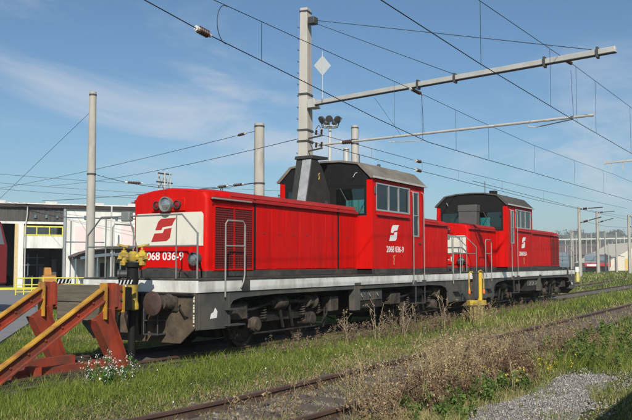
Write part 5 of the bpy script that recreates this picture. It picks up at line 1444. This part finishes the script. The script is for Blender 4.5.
def weeds(name, pts, heights, label, tint, kind='stuff', seeds=9, thick=.004, bush=4, leafy=0.0, seedcol=None, seedsize=.012):
    V, F, LC, T = [], [], [], []
    nv = 0
    for (x, y), H in zip(pts, heights):
        z = float(gz(np.array([x]), np.array([y]))[0])
        base_col = np.array(tint) * random.uniform(.6, 1.35)
        lean = Vector((random.gauss(0, .18), random.gauss(0, .18), 1))
        def stick(p, q, r):
            nonlocal nv
            d = (q - p)
            s = d.orthogonal().normalized() * r; u = d.normalized().cross(s)
            for c_ in (p, q):
                for a in (0, 2.09, 4.19): V.append(c_ + s * math.cos(a) + u * math.sin(a))
            for k in range(3): F.extend((nv + k, nv + (k + 1) % 3, nv + 3 + (k + 1) % 3, nv + 3 + k)); LC.append(4)
            T.extend([base_col] * 6); nv += 6
        def fleck(p, size, col):
            nonlocal nv
            for _ in range(3): V.append(p + Vector((random.gauss(0, size), random.gauss(0, size), random.gauss(0, size))))
            F.extend((nv, nv + 1, nv + 2)); LC.append(3); T.extend([col] * 3); nv += 3
        p0 = Vector((x, y, z - .02)); p1 = p0 + lean * H * .5; p2 = p1 + (lean + Vector((random.gauss(0, .2), random.gauss(0, .2), 0))) * H * .5
        stick(p0, p1, thick); stick(p1, p2, thick * .7)
        ends = [p2]
        for k in range(bush):
            f = random.uniform(.25, .95); q = p0.lerp(p1, f * 2) if f < .5 else p1.lerp(p2, f * 2 - 1)
            e = q + Vector((random.gauss(0, .45), random.gauss(0, .45), random.uniform(.4, 1))) * H * .30
            stick(q, e, thick * .55); ends.append(e)
            if leafy and random.random() < leafy:
                for j in range(3): fleck(q.lerp(e, random.random()), .03, base_col * np.array((.5, .9, .4)))
        sc = np.array(seedcol if seedcol is not None else tint)
        for e in ends:
            for j in range(seeds):
                fleck(e + Vector((random.gauss(0, .018), random.gauss(0, .018), random.gauss(-.02, .03))), seedsize, sc * random.uniform(.55, 1.3))
    me = mesh_np(name, np.array([tuple(v) for v in V]), np.array(F), np.array(LC), STALK, np.array(T))
    return tag(put(name, me), label, kind=kind)
def clump(n, cx, cy, sx, sy): return [(random.gauss(cx, sx), random.gauss(cy, sy)) for _ in range(n)]
def ok(pts): return [p for p in pts if not (in_path(np.array([p[0]]), np.array([p[1]]))[0] and random.random() < .95) and p[0] ** 2 + p[1] ** 2 > 75]
DRY = (.27, .195, .115); BROWN = (.155, .095, .062)
p = ok(sum([clump(14, random.gauss(11.5, 1.5), random.gauss(4.3, .38), .16, .14) for _ in range(11)], []) + sum([clump(12, random.gauss(15.5, 2.0), random.gauss(4.7, .6), .2, .2) for _ in range(11)], []) + sum([clump(9, random.gauss(15.5, 1.8), random.gauss(5.9, .5), .2, .2) for _ in range(8)], []) + clump(60, 13, 4.6, 3, .7) + clump(50, 20, 5.0, 3, .8))
weeds('dry_weeds', p, [random.uniform(.15, .36) + .3 * random.random() ** 3 for _ in p], 'straw coloured dry weeds standing along the foreground track', DRY, bush=5)
p = ok(sum([clump(13, random.gauss(11.3, 1.1), random.gauss(4.12, .26), .13, .12) for _ in range(8)], []) + sum([clump(9, random.gauss(14.5, 1.4), random.gauss(4.3, .35), .15, .15) for _ in range(6)], []))
weeds('brown_weeds', p, [random.uniform(.2, .45) for _ in p], 'reddish brown seeding weeds by the foreground track', BROWN, bush=6, seeds=12)
p = [(random.uniform(7.5, 12), random.uniform(4.9, 6.1)) for _ in range(45)] + [(random.uniform(12, 24), random.uniform(4.9, 6.2)) for _ in range(80)] + [(random.uniform(8, 20), random.gauss(6.75, .25)) for _ in range(60)]
weeds('track_weeds', p, [random.uniform(.15, .38) for _ in p], 'thin dry stalks growing between the rails', DRY, bush=3, seeds=6)
p = [(random.uniform(13.5, 17), random.gauss(9.2, .16)) for _ in range(35)] + [(random.uniform(16.5, 22.5), random.gauss(9.1, .25)) for _ in range(120)] + [(random.uniform(23, 36), random.gauss(9.2, .3)) for _ in range(90)]
weeds('trackside_weeds', p, [random.uniform(.15, .5) for _ in p], 'brown dead weeds in front of the bogies', (.20, .14, .095), bush=5)
p = [(24.05 + random.gauss(0, .28), 8.72 + random.gauss(0, .2)) for _ in range(70)]
weeds('straw_tuft', p, [random.uniform(.35, .7) for _ in p], 'straw tuft round the foot of the yellow stand', (.42, .33, .17), bush=3, seeds=4)
p = ok([(random.uniform(14.5, 30), random.uniform(1.5, 4.4)) for _ in range(260)])
weeds('green_weeds', p, [random.uniform(.2, .5) for _ in p], 'leafy green weeds at the right beyond the gravel', (.11, .155, .04), bush=6, seeds=10, seedsize=.022)
p = ok(clump(60, 11.0, 3.85, .8, .2) + clump(40, 9.6, 3.75, .5, .2))
weeds('green_weeds', p, [random.uniform(.12, .3) for _ in p], 'low green weeds at the edge of the gravel path', (.10, .15, .038), bush=5, seeds=9, seedsize=.02)
p = ok(sum([clump(7, random.gauss(11.6, 1.7), random.gauss(4.55, .45), .10, .10) for _ in range(26)], []))
weeds('tall_straw', p, [random.uniform(.30, .85) for _ in p], 'tall thin straw stalks rising from the weeds at the bottom centre', (.40, .32, .17), bush=3, seeds=5, thick=.003, seedsize=.009)
p = ok(clump(16, 12.3, 4.0, 1.2, .4))
weeds('yellow_flowers', p, [random.uniform(.2, .36) for _ in p], 'small yellow flowers among the dry weeds', (.09, .13, .03), bush=3, seeds=5, seedcol=(.75, .55, .02), seedsize=.010)
p = [(random.uniform(7.5, 26), random.uniform(6.8, 9.4)) for _ in range(170)]
weeds('daisies', p, [random.uniform(.05, .12) for _ in p], 'tiny white flowers dotted in the grass', (.09, .14, .03), bush=0, seeds=3, seedcol=(.75, .75, .68), seedsize=.010)
yl = thing('yarrow_plant', 'white flowering yarrow growing at the foot of the buffer stop', 'plant', (0, 0, 0))
p = [(9.25 + random.gauss(0, .28), 9.35 + random.gauss(0, .14)) for _ in range(22)]
o = weeds('flower_stems', p, [random.uniform(.2, .5) for _ in p], None, (.07, .12, .03), kind='stuff', bush=4, seeds=7, seedcol=(.70, .68, .62), seedsize=.010, leafy=.35); o.parent = yl
# tall single dead docks beside the running gear
for i, (x, y, h, lab) in enumerate(((17.6, 8.95, .95, 'forked dead stalk left of the battery case of the nearer locomotive'), (18.9, 8.9, 1.05, 'tall dead stalk in front of the jacking post'), (21.4, 8.8, 1.15, 'tallest dead stalk, before the cab steps'), (16.3, 9.0, .8, 'short dead stalk below the long hood'))):
    t = thing('dead_dock_plant', lab, 'plant', (0, 0, 0), 0, 'dead stalks beside the running gear')
    o = weeds('stalk', [(x + random.gauss(0, .05), y + random.gauss(0, .05)) for _ in range(4)], [h * random.uniform(.7, 1.05) for _ in range(4)], None, (.30, .23, .15), kind='stuff', bush=5, seeds=10, thick=.008); o.parent = t

def thatch(name, n, r0, r1, label):
    x, y, r = scatter(n, r0, r1, 1.6)
    d, hf, dry = cover(x, y)
    keep = (rng.random(n) < np.clip(.15 + dry * 1.3, 0, 1)) & ~in_path(x, y) & ~((y > x + 3.6) & (y > 13)) & (np.abs(y - trk(x)) > .9)
    x, y = x[keep], y[keep]; m = len(x)
    z = gz(x, y) + .012 + .03 * rng.random(m)
    a = rng.random(m) * 6.283; l = .05 + .11 * rng.random(m); w = .004
    c, s_ = np.cos(a), np.sin(a)
    V = np.stack([np.stack([x - s_ * w, y + c * w, z], 1), np.stack([x + s_ * w, y - c * w, z], 1), np.stack([x + c * l, y + s_ * l, z + rng.normal(.012, .02, m)], 1)], 1)
    col = np.array((.33, .27, .15)) * (.45 + .8 * rng.random((m, 1)))
    me = mesh_np(name, V.reshape(-1, 3), np.arange(m * 3), np.full(m, 3), BLADE, np.repeat(col, 3, 0))
    return tag(put(name, me), label, kind='stuff')
thatch('dead_thatch', 220000, 8, 26, 'dead straw lying flat between the grass')
# low broad-leaved ground cover
def herbs(name, n, r0, r1, size, label):
    x, y, r = scatter(n, r0, r1, 1.6)
    d, hf, dry = cover(x, y)
    keep = (rng.random(n) < d) & (vnoise(x, y, .7, 31) > .42)
    x, y, dry = x[keep], y[keep], dry[keep]; m = len(x)
    z = gz(x, y) + .01 + .07 * rng.random(m) ** 1.5
    s = size * (.5 + rng.random(m)); a = rng.random(m) * 6.283
    tilt = rng.normal(0, .45, (m, 2))
    q = np.array([(-1, 0), (0, .55), (1, 0), (0, -.55)])
    V = np.empty((m, 4, 3))
    for k in range(4):
        ox, oy = (q[k, 0] * np.cos(a) - q[k, 1] * np.sin(a)) * s, (q[k, 0] * np.sin(a) + q[k, 1] * np.cos(a)) * s
        V[:, k] = np.stack([x + ox, y + oy, z + ox * tilt[:, 0] + oy * tilt[:, 1]], 1)
    k = rng.random((m, 1)); col = np.array((.075, .125, .015)) * (1 - k) + np.array((.16, .20, .036)) * k
    br = rng.random(m) < dry * .35; col = np.where(br[:, None], np.array((.21, .15, .08)), col) * (.6 + .7 * rng.random((m, 1)))
    me = mesh_np(name, V.reshape(-1, 3), np.arange(m * 4), np.full(m, 4), BLADE, np.repeat(col, 4, 0))
    return tag(put(name, me), label, kind='stuff')
herbs('clover', 230000, 8, 26, .013, 'low clover and broad leaves between the grass')

# loose stones on ballast and path
def stones(name, n, fn, size, label, cols):
    x, y = fn(n); m = len(x)
    base = np.array([(1, 0, 0), (-.5, .87, 0), (-.5, -.87, 0), (0, 0, .8), (0, 0, -.5)])
    s = size * (0.5 + 1.1 * rng.random((m, 1, 1)) ** 2)
    a = rng.random(m) * 6.28; c, sn = np.cos(a), np.sin(a)
    b = base[None] * (0.6 + .8 * rng.random((m, 5, 3)))
    bx = b[:, :, 0] * c[:, None] - b[:, :, 1] * sn[:, None]; by = b[:, :, 0] * sn[:, None] + b[:, :, 1] * c[:, None]
    V = np.stack([bx, by, b[:, :, 2]], 2) * s
    z = np.full(m, GZ + .035) - (.012 if 'ballast' in name else 0)
    V += np.stack([x, y, z], 1)[:, None, :]
    f = np.array([0, 1, 3, 1, 2, 3, 2, 0, 3, 1, 0, 4, 2, 1, 4, 0, 2, 4])
    F = ((np.arange(m) * 5)[:, None] + f[None]).ravel()
    k = rng.random((m, 1)); col = np.array(cols[0]) * (1 - k) + np.array(cols[1]) * k
    col = col * (.6 + .7 * rng.random((m, 1)))
    me = mesh_np(name, V.reshape(-1, 3), F, np.full(m * 6, 3), STONE, np.repeat(col, 5, 0))
    return tag(put(name, me), label, kind='stuff')
def f_path(n):
    x = rng.uniform(5.5, 15.2, n); y = rng.uniform(1.7, 3.9, n); k = in_path(x, y) | ((rng.random(n) < .22) & (np.abs(y - 2.9) < .85) & (x < 15)); return x[k], y[k]
def f_bal(n):
    x = 6 + 26 * rng.random(n) ** 1.5; y = FY + rng.normal(0, .62, n); return x, y
def f_bal2(n):
    x = rng.uniform(7, 34, n); y = LY + rng.uniform(-.9, 1.1, n); return x, y
stones('path_gravel', 30000, f_path, .016, 'loose grey gravel on the path', ((.42, .40, .37), (.15, .13, .11)))
stones('ballast_stones', 19000, f_bal, .030, 'grey and brown ballast stones of the foreground track', ((.24, .225, .205), (.13, .09, .065)))
stones('ballast_stones', 9000, f_bal2, .03, 'dark oily ballast stones under the locomotives', ((.10, .09, .08), (.13, .085, .06)))

# ------------------------------------------------------------------ thin summer haze over the far yard and hills
HM = bpy.data.materials.new('haze'); HM.use_nodes = True
ht = HM.node_tree; ht.nodes.clear()
ho = N(ht, 'ShaderNodeOutputMaterial'); hv = N(ht, 'ShaderNodeVolumePrincipled')
hv.inputs['Color'].default_value = (.92, .95, 1.0, 1); hv.inputs['Density'].default_value = 0.0004; hv.inputs['Anisotropy'].default_value = 0.0
ht.links.new(hv.outputs[0], ho.inputs['Volume'])
b = MB(); b.box(-1000, 5000, -4200, 4200, GZ - 2.2, 62)
tag(b.build('haze', HM, None, smooth=None), 'thin pale haze over the yard', kind='stuff')
